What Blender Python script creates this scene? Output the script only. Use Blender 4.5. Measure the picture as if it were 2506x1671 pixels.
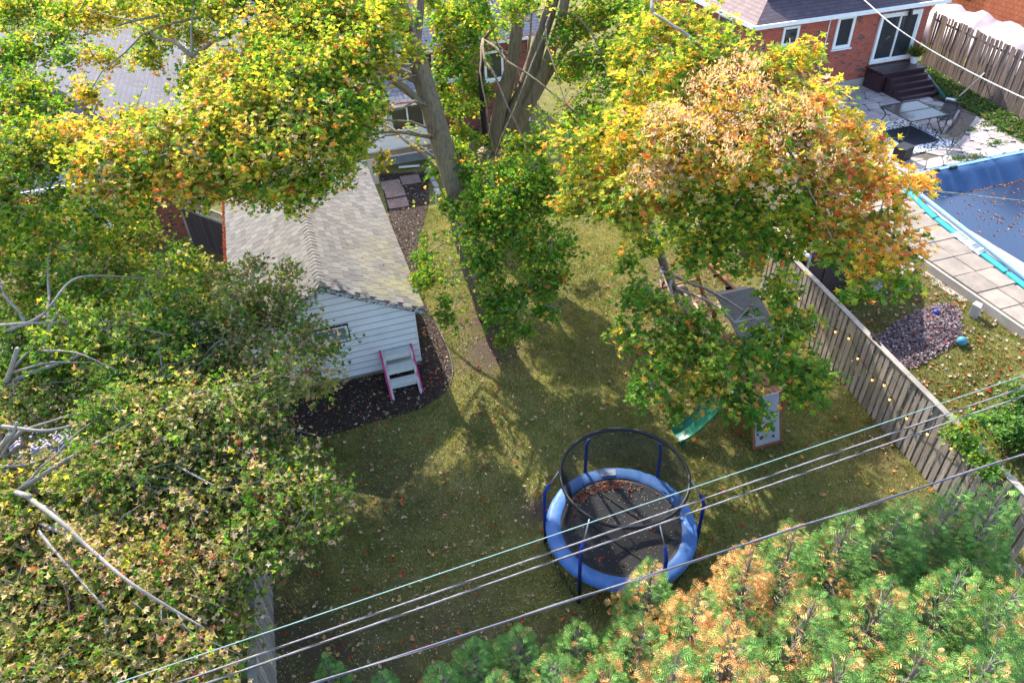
import bpy, math, random
import numpy as np
from mathutils import Vector, Matrix

for o in list(bpy.data.objects):
    bpy.data.objects.remove(o, do_unlink=True)
SC = bpy.context.scene
COL = SC.collection
R_ = math.radians

# ------------------------------------------------------------------ camera
H = 14.0
CR = np.array([[0.949469, -0.219605, 0.224237], [-0.312072, -0.584373, 0.749078], [-0.033463, -0.781205, -0.623377]])
u_, s_, v_ = np.linalg.svd(CR); CR = u_ @ v_
FOC, PX, PY = 1807.0, 1253.0, 835.5
cd = bpy.data.cameras.new('camera')
cam = bpy.data.objects.new('camera', cd); COL.objects.link(cam)
cd.sensor_width = 36.0; cd.lens = 36.0 * FOC / 2506.0; cd.clip_start = 0.1; cd.clip_end = 2000
m = Matrix.Identity(4)
for i in range(3):
    m[i][0] = CR[i][0]; m[i][1] = -CR[i][1]; m[i][2] = -CR[i][2]
m[2][3] = H
cam.matrix_world = m
SC.camera = cam

# ------------------------------------------------------------------ sky, sun, exposure
SUN_EL, SUN_AZ = 37.0, 95.0          # azimuth of the sun measured from +X towards +Y
w = bpy.data.worlds.new('World'); SC.world = w; w.use_nodes = True
nt = w.node_tree; bg = nt.nodes['Background']
sky = nt.nodes.new('ShaderNodeTexSky'); sky.sky_type = 'NISHITA'; sky.sun_disc = False
sky.sun_elevation = R_(SUN_EL); sky.sun_rotation = R_(90 - SUN_AZ)
sky.air_density = 1.0; sky.dust_density = 1.5; sky.ozone_density = 1.0
nt.links.new(sky.outputs[0], bg.inputs[0]); bg.inputs[1].default_value = 0.15
sd = bpy.data.lights.new('sun', 'SUN'); sd.energy = 3.2; sd.angle = R_(0.53); sd.color = (1.0, 0.93, 0.80)
sun = bpy.data.objects.new('sun', sd); COL.objects.link(sun)
sv = Vector((math.cos(R_(SUN_EL)) * math.cos(R_(SUN_AZ)), math.cos(R_(SUN_EL)) * math.sin(R_(SUN_AZ)), math.sin(R_(SUN_EL))))
sun.rotation_euler = sv.to_track_quat('Z', 'Y').to_euler()
sun.location = (0, 60, 60)
SC.view_settings.view_transform = 'Standard'; SC.view_settings.look = 'None'
SC.view_settings.exposure = 1.95; SC.view_settings.gamma = 1.0
SC.cycles.use_denoising = True
SC.cycles.max_bounces = 8; SC.cycles.transparent_max_bounces = 12
SC.cycles.diffuse_bounces = 4; SC.cycles.sample_clamp_indirect = 6

# ------------------------------------------------------------------ geometry helpers
S_ = 1.0655
def _ray(dx, dy):
    v = np.array([dx * S_ - PX, dy * S_ - PY, FOC]); return CR @ v
def at(dx, dy, z=0.0):
    d = _ray(dx, dy); t = (z - H) / d[2]; return Vector((d[0] * t, d[1] * t, z))
def atY(dx, dy, Y):
    d = _ray(dx, dy); t = Y / d[1]; return Vector((d[0] * t, Y, H + d[2] * t))
def atplane(dx, dy, p, n):
    d = Vector(_ray(dx, dy)); o = Vector((0, 0, H)); t = (Vector(p) - o).dot(n) / d.dot(n); return o + d * t

WO = {}
def empty(name, loc=(0, 0, 0), parent=None):
    o = bpy.data.objects.new(name, None); COL.objects.link(o); o.empty_display_size = 0.2
    o.location = loc; WO[o.name] = Vector(loc); return o
def tag(o, label=None, cat=None, group=None, kind=None):
    if label: o['label'] = label
    if cat: o['category'] = cat
    if group: o['group'] = group
    if kind: o['kind'] = kind
    return o
def place(name, me, parent, loc, rot=None, scale=None):
    o = bpy.data.objects.new(name, me); COL.objects.link(o)
    loc = Vector(loc)
    if parent is not None:
        o.parent = parent; o.location = loc - WO[parent.name]
    else:
        o.location = loc
    if rot is not None:
        o.rotation_euler = rot.to_euler() if isinstance(rot, Matrix) else rot
    if scale is not None: o.scale = scale
    WO[o.name] = loc
    return o

class MB:
    def __init__(s): s.V = []; s.F = []; s.c = []
    def add(s, vs, fs):
        b = len(s.V); s.V += [tuple(v) for v in vs]; s.F += [tuple(b + i for i in f) for f in fs]; return s
    def box(s, c, d, rot=None):
        c = Vector(c); h = [x / 2 for x in d]; vs = []
        for z in (-1, 1):
            for x, y in ((-1, -1), (1, -1), (1, 1), (-1, 1)):
                v = Vector((x * h[0], y * h[1], z * h[2]))
                if rot is not None: v = rot @ v
                vs.append(c + v)
        return s.add(vs, [(3, 2, 1, 0), (4, 5, 6, 7), (0, 1, 5, 4), (1, 2, 6, 5), (2, 3, 7, 6), (3, 0, 4, 7)])
    def bar(s, a, b, w, h, up=(0, 0, 1)):
        a = Vector(a); b = Vector(b); d = b - a; L = d.length; x = d.normalized(); u = Vector(up)
        if abs(x.dot(u)) > 0.95: u = Vector((0, 1, 0))
        y = u.cross(x).normalized(); z = x.cross(y)
        return s.box((a + b) / 2, (L, w, h), Matrix((x, y, z)).transposed())
    def prism(s, pts, vec):
        n = len(pts); vec = Vector(vec); a = [Vector(p) for p in pts]; b = [p + vec for p in a]
        return s.add(a + b, [tuple(range(n - 1, -1, -1)), tuple(range(n, 2 * n))] + [(i, (i + 1) % n, n + (i + 1) % n, n + i) for i in range(n)])
    def poly(s, pts): return s.add(pts, [tuple(range(len(pts)))])
    def tube(s, pts, rad, n=6, cap=True):
        pts = [Vector(p) for p in pts]
        if not hasattr(rad, '__len__'): rad = [rad] * len(pts)
        vs = []; fs = []; pu = None
        for i, p in enumerate(pts):
            t = (pts[min(i + 1, len(pts) - 1)] - pts[max(i - 1, 0)]).normalized()
            if pu is None:
                pu = Vector((0, 0, 1)) if abs(t.z) < .9 else Vector((1, 0, 0))
            u = (pu - t * pu.dot(t)).normalized(); pu = u; v = t.cross(u)
            for k in range(n):
                a = 2 * math.pi * k / n; vs.append(p + (u * math.cos(a) + v * math.sin(a)) * rad[i])
        for i in range(len(pts) - 1):
            for k in range(n):
                fs.append((i * n + k, i * n + (k + 1) % n, (i + 1) * n + (k + 1) % n, (i + 1) * n + k))
        if cap:
            fs.append(tuple(range(n - 1, -1, -1))); fs.append(tuple((len(pts) - 1) * n + k for k in range(n)))
        return s.add(vs, fs)
    def sphere(s, c, r, nu=12, nv=8, sq=(1, 1, 1)):
        c = Vector(c); vs = [c + Vector((0, 0, r * sq[2]))]; fs = []
        for j in range(1, nv):
            a = math.pi * j / nv
            for i in range(nu):
                b = 2 * math.pi * i / nu
                vs.append(c + Vector((r * sq[0] * math.sin(a) * math.cos(b), r * sq[1] * math.sin(a) * math.sin(b), r * sq[2] * math.cos(a))))
        vs.append(c - Vector((0, 0, r * sq[2])))
        for i in range(nu):
            fs.append((0, 1 + i, 1 + (i + 1) % nu))
            for j in range(nv - 2):
                a = 1 + j * nu; fs.append((a + i, a + nu + i, a + nu + (i + 1) % nu, a + (i + 1) % nu))
            a = 1 + (nv - 2) * nu; fs.append((a + i, len(vs) - 1, a + (i + 1) % nu))
        return s.add(vs, fs)
    def ring(s, c, r0, r1, prof, n=48, wob=0, rng=None):
        """sweep of a profile [(t,z)] between radii r0..r1 round c"""
        c = Vector(c); vs = []; k = len(prof)
        for i in range(n):
            a = 2 * math.pi * i / n
            for (t, z) in prof:
                r = r0 + (r1 - r0) * t; zz = z + (rng.uniform(-wob, wob) if wob else 0)
                vs.append(c + Vector((r * math.cos(a), r * math.sin(a), zz)))
        fs = []
        for i in range(n):
            j = (i + 1) % n
            for q in range(k - 1): fs.append((i * k + q, j * k + q, j * k + q + 1, i * k + q + 1))
        return s.add(vs, fs)
    def mesh(s, name, mat, smooth=False):
        me = bpy.data.meshes.new(name); me.from_pydata(s.V, [], s.F); me.update()
        if mat: me.materials.append(mat)
        if smooth: me.polygons.foreach_set('use_smooth', [True] * len(me.polygons))
        return me
    def build(s, name, mat, parent=None, smooth=False, bevel=0.0):
        me = s.mesh(name, mat, smooth)
        o = bpy.data.objects.new(name, me); COL.objects.link(o)
        if parent is not None:
            o.parent = parent; o.location = -WO[parent.name]
        WO[o.name] = Vector((0, 0, 0))
        if bevel:
            b = o.modifiers.new('bevel', 'BEVEL'); b.width = bevel; b.segments = 2; b.limit_method = 'ANGLE'
        return o

def curve_pts(P, n=10):
    """Catmull-Rom through P"""
    P = [Vector(p) for p in P]; out = []
    Q = [P[0] * 2 - P[1]] + P + [P[-1] * 2 - P[-2]]
    for i in range(1, len(Q) - 2):
        for k in range(n):
            t = k / n; a, b, c, d = Q[i - 1], Q[i], Q[i + 1], Q[i + 2]
            out.append(0.5 * ((2 * b) + (c - a) * t + (2 * a - 5 * b + 4 * c - d) * t * t + (3 * b - a - 3 * c + d) * t ** 3))
    out.append(P[-1]); return out

# ------------------------------------------------------------------ material helpers
def newmat(name):
    mt = bpy.data.materials.new(name); mt.use_nodes = True
    n = mt.node_tree.nodes; return mt, mt.node_tree, n['Principled BSDF']
def lk(t, a, b): t.links.new(a, b)
def ramp(t, fac, stops):
    r = t.nodes.new('ShaderNodeValToRGB'); e = r.color_ramp.elements
    while len(e) > 1: e.remove(e[-1])
    e[0].position = stops[0][0]; e[0].color = (*stops[0][1], 1)
    for p, c in stops[1:]:
        x = e.new(p); x.color = (*c, 1)
    lk(t, fac, r.inputs[0]); return r.outputs[0]
def noise(t, scale, vec=None, detail=4, rough=.6, stretch=None):
    nd = t.nodes.new('ShaderNodeTexNoise'); nd.inputs['Scale'].default_value = scale
    nd.inputs['Detail'].default_value = detail; nd.inputs['Roughness'].default_value = rough
    if vec is not None:
        if stretch:
            mp = t.nodes.new('ShaderNodeMapping'); mp.inputs['Scale'].default_value = stretch
            lk(t, vec, mp.inputs[0]); vec = mp.outputs[0]
        lk(t, vec, nd.inputs['Vector'])
    return nd.outputs[0]
def pos(t):
    return t.nodes.new('ShaderNodeNewGeometry').outputs['Position']
def objco(t):
    return t.nodes.new('ShaderNodeTexCoord').outputs['Object']
def mixc(t, fac, a, b, mode='MIX'):
    mx = t.nodes.new('ShaderNodeMix'); mx.data_type = 'RGBA'; mx.blend_type = mode
    for s, i in ((fac, 0), (a, 6), (b, 7)):
        if hasattr(s, 'node'): lk(t, s, mx.inputs[i])
        elif i == 0: mx.inputs[0].default_value = s
        else: mx.inputs[i].default_value = (*s, 1)
    return mx.outputs[2]
def bump(t, b, h, strength=.3, dist=.02):
    bp = t.nodes.new('ShaderNodeBump'); bp.inputs['Strength'].default_value = strength; bp.inputs['Distance'].default_value = dist
    lk(t, h, bp.inputs['Height']); lk(t, bp.outputs[0], b.inputs['Normal'])
def M(name, c1, c2=None, scale=6, rough=.7, bmp=.2, spec=.3, metal=0, stretch=None, rnd=0.0, c3=None, bscale=None):
    """colour varied by noise in world space; rnd = brightness variation per object"""
    mt, t, b = newmat(name); p = pos(t)
    c2 = c2 or tuple(x * .75 for x in c1)
    n1 = noise(t, scale, p, 5, .65, stretch)
    st = [(.32, c2), (.68, c1)] if not c3 else [(.28, c2), (.5, c1), (.75, c3)]
    col = ramp(t, n1, st)
    if rnd:
        oi = t.nodes.new('ShaderNodeObjectInfo'); mr = t.nodes.new('ShaderNodeMapRange')
        mr.inputs[3].default_value = 1 - rnd; mr.inputs[4].default_value = 1 + rnd
        lk(t, oi.outputs['Random'], mr.inputs[0])
        hs = t.nodes.new('ShaderNodeHueSaturation'); lk(t, mr.outputs[0], hs.inputs['Value']); lk(t, col, hs.inputs['Color']); col = hs.outputs[0]
    lk(t, col, b.inputs['Base Color'])
    b.inputs['Roughness'].default_value = rough; b.inputs['Metallic'].default_value = metal
    b.inputs['Specular IOR Level'].default_value = spec
    if bmp: bump(t, b, noise(t, (bscale or scale * 6), p, 4, .7, stretch), bmp, .01)
    return mt
def combine_uv(t, axis):
    p = pos(t); sp = t.nodes.new('ShaderNodeSeparateXYZ'); lk(t, p, sp.inputs[0])
    cb = t.nodes.new('ShaderNodeCombineXYZ')
    if axis == 'sum':
        ad = t.nodes.new('ShaderNodeMath'); lk(t, sp.outputs[0], ad.inputs[0]); lk(t, sp.outputs[1], ad.inputs[1]); lk(t, ad.outputs[0], cb.inputs[0])
    else:
        lk(t, sp.outputs[0 if axis == 'x' else 1], cb.inputs[0])
    lk(t, sp.outputs[2], cb.inputs[1]); return cb.outputs[0], p
def brickmat(name, axis, c1, c2, mortar, bw, bh, ms, off=.5, rough=.85, dark=None, bmp=.6, zscale=1.0):
    mt, t, b = newmat(name); uv, p = combine_uv(t, axis)
    if zscale != 1.0:
        mp = t.nodes.new('ShaderNodeMapping'); mp.inputs['Scale'].default_value = (1, zscale, 1); lk(t, uv, mp.inputs[0]); uv = mp.outputs[0]
    bt = t.nodes.new('ShaderNodeTexBrick'); lk(t, uv, bt.inputs['Vector']); bt.offset = off
    bt.inputs['Color1'].default_value = (*c1, 1); bt.inputs['Color2'].default_value = (*c2, 1); bt.inputs['Mortar'].default_value = (*mortar, 1)
    bt.inputs['Scale'].default_value = 1; bt.inputs['Brick Width'].default_value = bw; bt.inputs['Row Height'].default_value = bh
    bt.inputs['Mortar Size'].default_value = ms; bt.inputs['Bias'].default_value = 0.0
    col = bt.outputs['Color']
    if dark:
        b2 = t.nodes.new('ShaderNodeTexBrick'); lk(t, uv, b2.inputs['Vector']); b2.offset = off
        b2.inputs['Color1'].default_value = (0, 0, 0, 1); b2.inputs['Color2'].default_value = (1, 1, 1, 1); b2.inputs['Mortar'].default_value = (0, 0, 0, 1)
        b2.inputs['Scale'].default_value = 1; b2.inputs['Brick Width'].default_value = bw; b2.inputs['Row Height'].default_value = bh; b2.inputs['Mortar Size'].default_value = ms
        n = noise(t, 1.6, p, 3, .6)
        ad = t.nodes.new('ShaderNodeMath'); ad.operation = 'MULTIPLY'; lk(t, n, ad.inputs[0]); lk(t, b2.outputs['Color'], ad.inputs[1])
        f = ramp(t, ad.outputs[0], [(.40, (0, 0, 0)), (.46, (1, 1, 1))])
        col = mixc(t, f, col, dark)
    g = ramp(t, noise(t, 3, p, 5, .7), [(.3, (.72, .72, .72)), (.7, (1.1, 1.1, 1.1))])
    col = mixc(t, 1.0, col, g, 'MULTIPLY')
    lk(t, col, b.inputs['Base Color']); b.inputs['Roughness'].default_value = rough
    inv = t.nodes.new('ShaderNodeMath'); inv.operation = 'SUBTRACT'; inv.inputs[0].default_value = 1; lk(t, bt.outputs['Fac'], inv.inputs[1])
    bump(t, b, inv.outputs[0], bmp, .012)
    return mt
def attrmat(name, rough=.6, transl=0.0, spec=.25, tint=(1.25, 1.2, .55)):
    """colour read from the per-piece attribute 'col' (a leaf's own colour); optional light through the leaf"""
    mt, t, b = newmat(name)
    a = t.nodes.new('ShaderNodeAttribute'); a.attribute_name = 'col'
    lk(t, a.outputs['Color'], b.inputs['Base Color']); b.inputs['Roughness'].default_value = rough; b.inputs['Specular IOR Level'].default_value = spec
    if transl:
        tr = t.nodes.new('ShaderNodeBsdfTranslucent')
        lk(t, mixc(t, 1.0, a.outputs['Color'], tint, 'MULTIPLY'), tr.inputs['Color'])
        mx = t.nodes.new('ShaderNodeMixShader'); mx.inputs[0].default_value = transl
        lk(t, b.outputs[0], mx.inputs[1]); lk(t, tr.outputs[0], mx.inputs[2])
        lk(t, mx.outputs[0], t.nodes['Material Output'].inputs['Surface'])
    return mt
def glassy(name, col, rough=.05):
    mt, t, b = newmat(name); b.inputs['Base Color'].default_value = (*col, 1); b.inputs['Roughness'].default_value = rough; b.inputs['Specular IOR Level'].default_value = .6
    return mt
def seethrough(name, col, alpha, rough=.9):
    mt, t, b = newmat(name); b.inputs['Base Color'].default_value = (*col, 1); b.inputs['Roughness'].default_value = rough
    tr = t.nodes.new('ShaderNodeBsdfTransparent'); mx = t.nodes.new('ShaderNodeMixShader'); mx.inputs[0].default_value = alpha
    lk(t, tr.outputs[0], mx.inputs[1]); lk(t, b.outputs[0], mx.inputs[2]); lk(t, mx.outputs[0], t.nodes['Material Output'].inputs['Surface'])
    return mt

# ------------------------------------------------------------------ leaf / blade clouds (numpy)
def tri_mesh(name, V, T, C, mat):
    me = bpy.data.meshes.new(name); nv = len(V); nf = len(T)
    me.vertices.add(nv); me.vertices.foreach_set('co', V.astype(np.float32).ravel())
    me.loops.add(nf * 3); me.loops.foreach_set('vertex_index', T.astype(np.int32).ravel())
    me.polygons.add(nf); me.polygons.foreach_set('loop_start', np.arange(0, nf * 3, 3, dtype=np.int32))
    a = me.attributes.new('col', 'FLOAT_COLOR', 'POINT')
    a.data.foreach_set('color', np.concatenate([C, np.ones((nv, 1))], 1).astype(np.float32).ravel())
    me.polygons.foreach_set('use_smooth', [False] * nf)
    me.materials.append(mat); me.update(calc_edges=True); me.validate(); return me
def obj_from(name, me, parent=None):
    o = bpy.data.objects.new(name, me); COL.objects.link(o)
    if parent is not None: o.parent = parent; o.location = -WO[parent.name]
    WO[o.name] = Vector((0, 0, 0)); return o
def polar(seq, cup=.12):
    v = [(0, 0, -cup)]
    for a, r in seq: v.append((r * math.sin(R_(a)), r * math.cos(R_(a)), cup * .4 * (r > .35)))
    n = len(seq); return np.array(v), np.array([(0, i + 1, (i + 1) % n + 1) for i in range(n)])
_half = [(0, .60), (23, .26), (49, .57), (78, .25), (112, .44)]
MAPLE = polar(_half + [(180, .14)] + [(-a, r) for a, r in reversed(_half[1:])])
_h2 = [(0, .6), (30, .28), (55, .5), (100, .4)]
MAPLE_S = polar(_h2 + [(180, .18)] + [(-a, r) for a, r in reversed(_h2[1:])], .2)
TRI = polar([(0, .62), (34, .26), (72, .52), (180, .3), (-72, .52), (-34, .26)], .18)
OVAL = polar([(0, .55), (40, .36), (110, .32), (180, .5), (-110, .32), (-40, .36)], .08)
CHIP = (np.array([(-.5, -.2, 0), (.5, -.2, .05), (.5, .2, .1), (-.5, .2, .02)]), np.array([(0, 1, 2), (0, 2, 3)]))
def _frond():
    v = []; f = []
    def blade(x0, y0, x1, y1, wd):
        b = len(v); dx, dy = x1 - x0, y1 - y0; L = math.hypot(dx, dy); nx, ny = -dy / L * wd, dx / L * wd
        mx, my = x0 + dx * .45, y0 + dy * .45
        v.extend([(x0, y0, 0), (mx + nx, my + ny, .03), (x1, y1, -.05), (mx - nx, my - ny, -.03)]); f.extend([(b, b + 1, b + 2), (b, b + 2, b + 3)])
    blade(0, 0, 0, 1.0, .03)
    for i, y in enumerate((.10, .36, .62)):
        L = (.62, .52, .32)[i]
        for sgn in (-1, 1): blade(0, y + .05 * (sgn > 0), sgn * L * .8, y + L * .75, .05)
    return np.array(v), np.array(f)
FROND = _frond()
def scatter(name, P, N, size, C, shape, mat, parent, rng, up=None, fold=.35):
    """one mesh of many leaves: P centres, N normals, up = direction the tip points"""
    P = np.asarray(P, float); n = len(P); tv, tf = shape; k = len(tv)
    N = N / (np.linalg.norm(N, axis=1, keepdims=True) + 1e-9)
    if up is None: up = rng.normal(size=(n, 3))
    Yv = up - N * np.sum(up * N, 1, keepdims=True); Yv /= (np.linalg.norm(Yv, axis=1, keepdims=True) + 1e-9)
    X = np.cross(Yv, N)
    cur = rng.uniform(-.3, 1, n)[:, None] * fold
    lx = np.broadcast_to(tv[:, 0], (n, k)); ly = np.broadcast_to(tv[:, 1], (n, k)); lz = tv[:, 2] + cur * (np.abs(tv[:, 0]) - .2) - .3 * cur * tv[:, 1] ** 2
    V = P[:, None] + (X[:, None] * lx[..., None] + Yv[:, None] * ly[..., None] + N[:, None] * lz[..., None]) * np.asarray(size)[:, None, None]
    T = (tf[None] + (np.arange(n) * k)[:, None, None]).reshape(-1, 3)
    return obj_from(name, tri_mesh(name, V.reshape(-1, 3), T, np.repeat(C, k, 0), mat), parent)
def vnoise(x, y, sc, seed):
    g = np.random.default_rng(seed).random((64, 64)); x = np.asarray(x) / sc + 31.7; y = np.asarray(y) / sc + 17.3
    i = np.floor(x).astype(int); j = np.floor(y).astype(int); a = x - i; b = y - j; a = a * a * (3 - 2 * a); b = b * b * (3 - 2 * b)
    q = lambda u, v: g[u % 64, v % 64]
    return q(i, j) * (1 - a) * (1 - b) + q(i + 1, j) * a * (1 - b) + q(i, j + 1) * (1 - a) * b + q(i + 1, j + 1) * a * b
def inpoly(x, y, poly):
    r = np.zeros(len(x), bool); n = len(poly)
    for i in range(n):
        x0, y0 = poly[i][:2]; x1, y1 = poly[(i + 1) % n][:2]
        c = ((y0 > y) != (y1 > y)) & (x < (x1 - x0) * (y - y0) / (y1 - y0 + 1e-12) + x0); r ^= c
    return r
def pick(rng, n, pal):
    wts = np.array([p[1] for p in pal], float); wts /= wts.sum()
    c = np.array([p[0] for p in pal])[rng.choice(len(pal), n, p=wts)]
    return c * rng.uniform(.75, 1.25, (n, 1))

# ------------------------------------------------------------------ materials
WHITE = M('white_paint', (.80, .80, .80), (.70, .70, .71), 3, .5, .05)
SIDING = M('white_siding', (.76, .755, .75), (.67, .665, .67), 2.5, .45, .06, rnd=.03)
LAP_SHADE = M('painted_lap_shade', (.30, .32, .37), (.20, .21, .25), 6, .8, 0)  # shadow line under the siding laps, put in as dark colour
OLDWOOD = M('weathered_fence_wood', (.34, .285, .245), (.18, .15, .13), 2.5, .9, .5, stretch=(6, 6, .6), rnd=.28, c3=(.45, .40, .36))
CAPWOOD = M('weathered_cap_wood', (.30, .27, .24), (.19, .17, .15), 3, .9, .5, rnd=.12)
DARKWOOD = M('dark_fence_wood', (.075, .05, .048), (.04, .028, .028), 3, .85, .5, stretch=(6, 6, .6), rnd=.25)
GREYWOOD2 = M('brown_fence_wood', (.21, .155, .13), (.11, .08, .07), 3, .9, .5, stretch=(6, 6, .6), rnd=.3)
CEDARWOOD = M('stained_play_wood', (.30, .12, .05), (.19, .075, .035), 4, .7, .3, stretch=(2, 2, 8), rnd=.12)
PANELWOOD = M('grey_roof_panel_wood', (.15, .135, .13), (.085, .075, .07), 5, .85, .4, stretch=(1, 10, 10))
CONC = M('concrete', (.42, .38, .34), (.30, .27, .25), 1.6, .9, .35, rnd=.1, bscale=30)
SLABM = M('pool_slab_concrete', (.29, .245, .205), (.19, .16, .14), 2.2, .9, .4, rnd=.12, bscale=25)
FLAG = M('flagstone', (.44, .38, .36), (.29, .25, .25), 2.4, .85, .45, rnd=.16, bscale=18)
PAVER = M('red_grey_paver', (.30, .20, .17), (.20, .135, .12), 3, .9, .3, rnd=.1)
FOUND = M('blue_grey_foundation', (.26, .29, .34), (.19, .21, .25), 2.5, .9, .3)
TANFOUND = M('tan_foundation', (.33, .28, .23), (.2, .17, .14), 4, .9, .4)
MULCHB = M('mulch_soil', (.060, .040, .032), (.03, .021, .018), 9, 1, .8, bscale=40)
BLACKP = M('black_plastic', (.015, .015, .016), None, 8, .5, .1)
BLUEPAD = M('blue_vinyl_pad', (.06, .16, .40), (.04, .115, .31), 5, .5, .5, bscale=11)
BLUEFOAM = M('blue_pole_sleeve', (.015, .045, .30), (.01, .03, .2), 8, .6, .2)
MATB = M('trampoline_mat', (.035, .032, .032), (.022, .021, .022), 2, .75, .15, bscale=80)
DARKMET = M('dark_metal', (.035, .035, .04), None, 6, .45, .05, metal=.4)
GALV = M('galvanised_tube', (.42, .43, .45), None, 8, .4, .1, metal=.7)
NETM = seethrough('black_net', (.012, .012, .016), .5)
SLINGM = seethrough('black_sling_fabric', (.02, .018, .02), .88)
TABLEG = seethrough('smoked_table_glass', (.03, .035, .04), .72, .1)
PURPLE = M('dark_stained_step_wood', (.060, .026, .034), (.030, .014, .019), 5, .35, .4, spec=.6, stretch=(1, 6, 6))
GREENPL = M('green_slide_plastic', (.008, .17, .095), (.006, .13, .07), 2, .3, .03, spec=.5)
GREYPL = M('grey_climbing_plastic', (.36, .36, .42), (.29, .29, .35), 3, .6, .2)
PINK = M('magenta_paint', (.70, .04, .20), (.58, .035, .16), 6, .5, .1)
OFFW = M('worn_white_wood', (.70, .69, .66), (.52, .50, .47), 7, .7, .3, stretch=(1, 6, 6))
PANE = glassy('window_glass', (.028, .034, .04)); PANEG = glassy('garage_window_glass', (.16, .19, .24), .15)
BALLP = M('violet_blue_rubber', (.045, .045, .26), None, 5, .45, .1); BALLT = M('teal_rubber', (.06, .25, .33), None, 8, .55, .2)
TARPB = M('blue_pool_tarp', (.05, .105, .22), (.032, .07, .155), 1.6, .45, .35, bscale=7)
TEALL = M('turquoise_liner', (.03, .42, .44), (.03, .33, .38), 3, .4, .1)
WATER = glassy('cover_water', (.012, .028, .07), .2)
BROWNWALL = M('brown_shed_siding', (.065, .042, .040), (.048, .030, .029), 3, .7, .2)
TARPP = M('pale_pink_tarp', (.40, .33, .35), (.27, .21, .235), 1.2, .5, .4, bscale=5)
BARK = M('maple_bark', (.20, .155, .11), (.075, .058, .042), 3.6, .95, 1.0, stretch=(4.5, 4.5, .5), c3=(.25, .215, .11), bscale=7)
TWIG = M('grey_branch_bark', (.30, .27, .245), (.17, .145, .13), 6, .9, .4)
CEDBARK = M('cedar_bark', (.22, .15, .115), (.13, .09, .07), 6, .95, .5)
BRICK_R = brickmat('red_brick', 'sum', (.48, .085, .045), (.37, .06, .035), (.30, .19, .155), .23, .075, .008, dark=(.11, .05, .055))
BRICK_L = brickmat('old_red_brick', 'sum', (.30, .075, .045), (.22, .05, .035), (.2, .13, .11), .23, .075, .008, dark=(.07, .03, .03))
SH_GX = brickmat('grey_roof_shingle', 'x', (.25, .25, .29), (.18, .18, .215), (.075, .075, .09), .32, .10, .007)
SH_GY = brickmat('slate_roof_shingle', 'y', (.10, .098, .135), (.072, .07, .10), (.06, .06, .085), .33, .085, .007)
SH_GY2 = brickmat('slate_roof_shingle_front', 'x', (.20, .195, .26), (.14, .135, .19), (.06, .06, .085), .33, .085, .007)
SH_PX = brickmat('plum_roof_shingle', 'x', (.105, .072, .095), (.08, .055, .072), (.04, .028, .038), .3, .09, .006)
SH_PY = brickmat('plum_roof_shingle_side', 'y', (.22, .15, .145), (.17, .115, .115), (.09, .06, .065), .3, .09, .006)
SH_BX = brickmat('brown_shed_shingle', 'y', (.175, .105, .11), (.13, .078, .083), (.06, .036, .04), .3, .10, .008)
SH_OR = brickmat('orange_wall_shingle', 'sum', (.55, .16, .06), (.46, .125, .05), (.25, .07, .03), .24, .22, .012)
LEAF = attrmat('maple_leaf', .5, .48, .3)
LEAFT = attrmat('curled_maple_leaf', .55, .42, .3)
CEDAR = attrmat('cedar_spray', .6, .28, .2, (1.1, 1.1, .7))
GRASSM = attrmat('grass_blade', .7, .30, .2, (1.15, 1.1, .6))
DRYLEAF = attrmat('dry_leaf', .7, .15, .2, (1.1, .95, .7))
CHIPM = attrmat('bark_chip', .9, 0, .15)

# ------------------------------------------------------------------ ground
def sstep(t): t = np.clip(t, 0, 1); return t * t * (3 - 2 * t)
def gh(x, y):
    x = np.asarray(x, float); y = np.asarray(y, float)
    return 1.15 * sstep((x - 13.7) / 3.8) - .9 * ((x > 20.2) & (x < 29) & (y > 7.5) & (y < 18.3))
BED = [at(*p) for p in ((968, 838), (872, 400), (985, 395), (985, 470), (960, 560), (958, 660), (1000, 740), (1028, 800), (1040, 850), (1030, 890), (1000, 918), (950, 945), (870, 965), (780, 992), (700, 1010), (628, 1024), (622, 985), (660, 930), (720, 895))]
BEDP = [(p.x, p.y) for p in BED]
SOIL = [(-2.2, 8.5, 2.0, .8), (-1.2, 7.2, 1.8, .75), (-2.2, 11.5, 1.3, .7), (.6, 8.0, 1.6, .45), (3.7, 10.5, .55, 1.), (4.2, 16.6, 1.3, .8), (4.9, 18.2, 1.5, .9), (6.6, 18.6, 1.2, .5), (12.3, 9.6, .7, .7), (12.6, 12, .7, .6), (11.8, 7.2, .9, .5), (2.0, 6.5, 1.5, .5), (9.5, 14.5, 1.8, .5), (11, 16.5, 2.2, .7), (16.6, 13.4, 1.3, .3), (.5, 12.5, 1.5, .3)]
def soilmap(x, y):
    s = np.zeros(len(x))
    for cx, cy, r, k in SOIL: s = np.maximum(s, k * np.exp(-(((x - cx) ** 2 + (y - cy) ** 2) / (r * r))))
    n = .55 * vnoise(x, y, 1.3, 5) + .45 * vnoise(x, y, .35, 6)
    return np.clip(s * 1.15 + (n - .55) * .9, 0, 1)
xs = np.unique(np.concatenate([[-600, -250, -120, -60, -35], np.arange(-22, 36, .25), [45, 70, 130, 250, 600]]))
ys = np.unique(np.concatenate([[-600, -200, -60, -20, -6], np.arange(0, 40, .25), np.arange(40, 90, 2.5), [110, 150, 250, 600]]))
gx, gy = np.meshgrid(xs, ys); gx = gx.ravel(); gy = gy.ravel(); nx = len(xs); ny = len(ys)
gv = np.stack([gx, gy, gh(gx, gy)], 1)
me = bpy.data.meshes.new('ground'); ii = np.arange(nx * ny).reshape(ny, nx)
q = np.stack([ii[:-1, :-1], ii[:-1, 1:], ii[1:, 1:], ii[1:, :-1]], -1).reshape(-1, 4)
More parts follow.
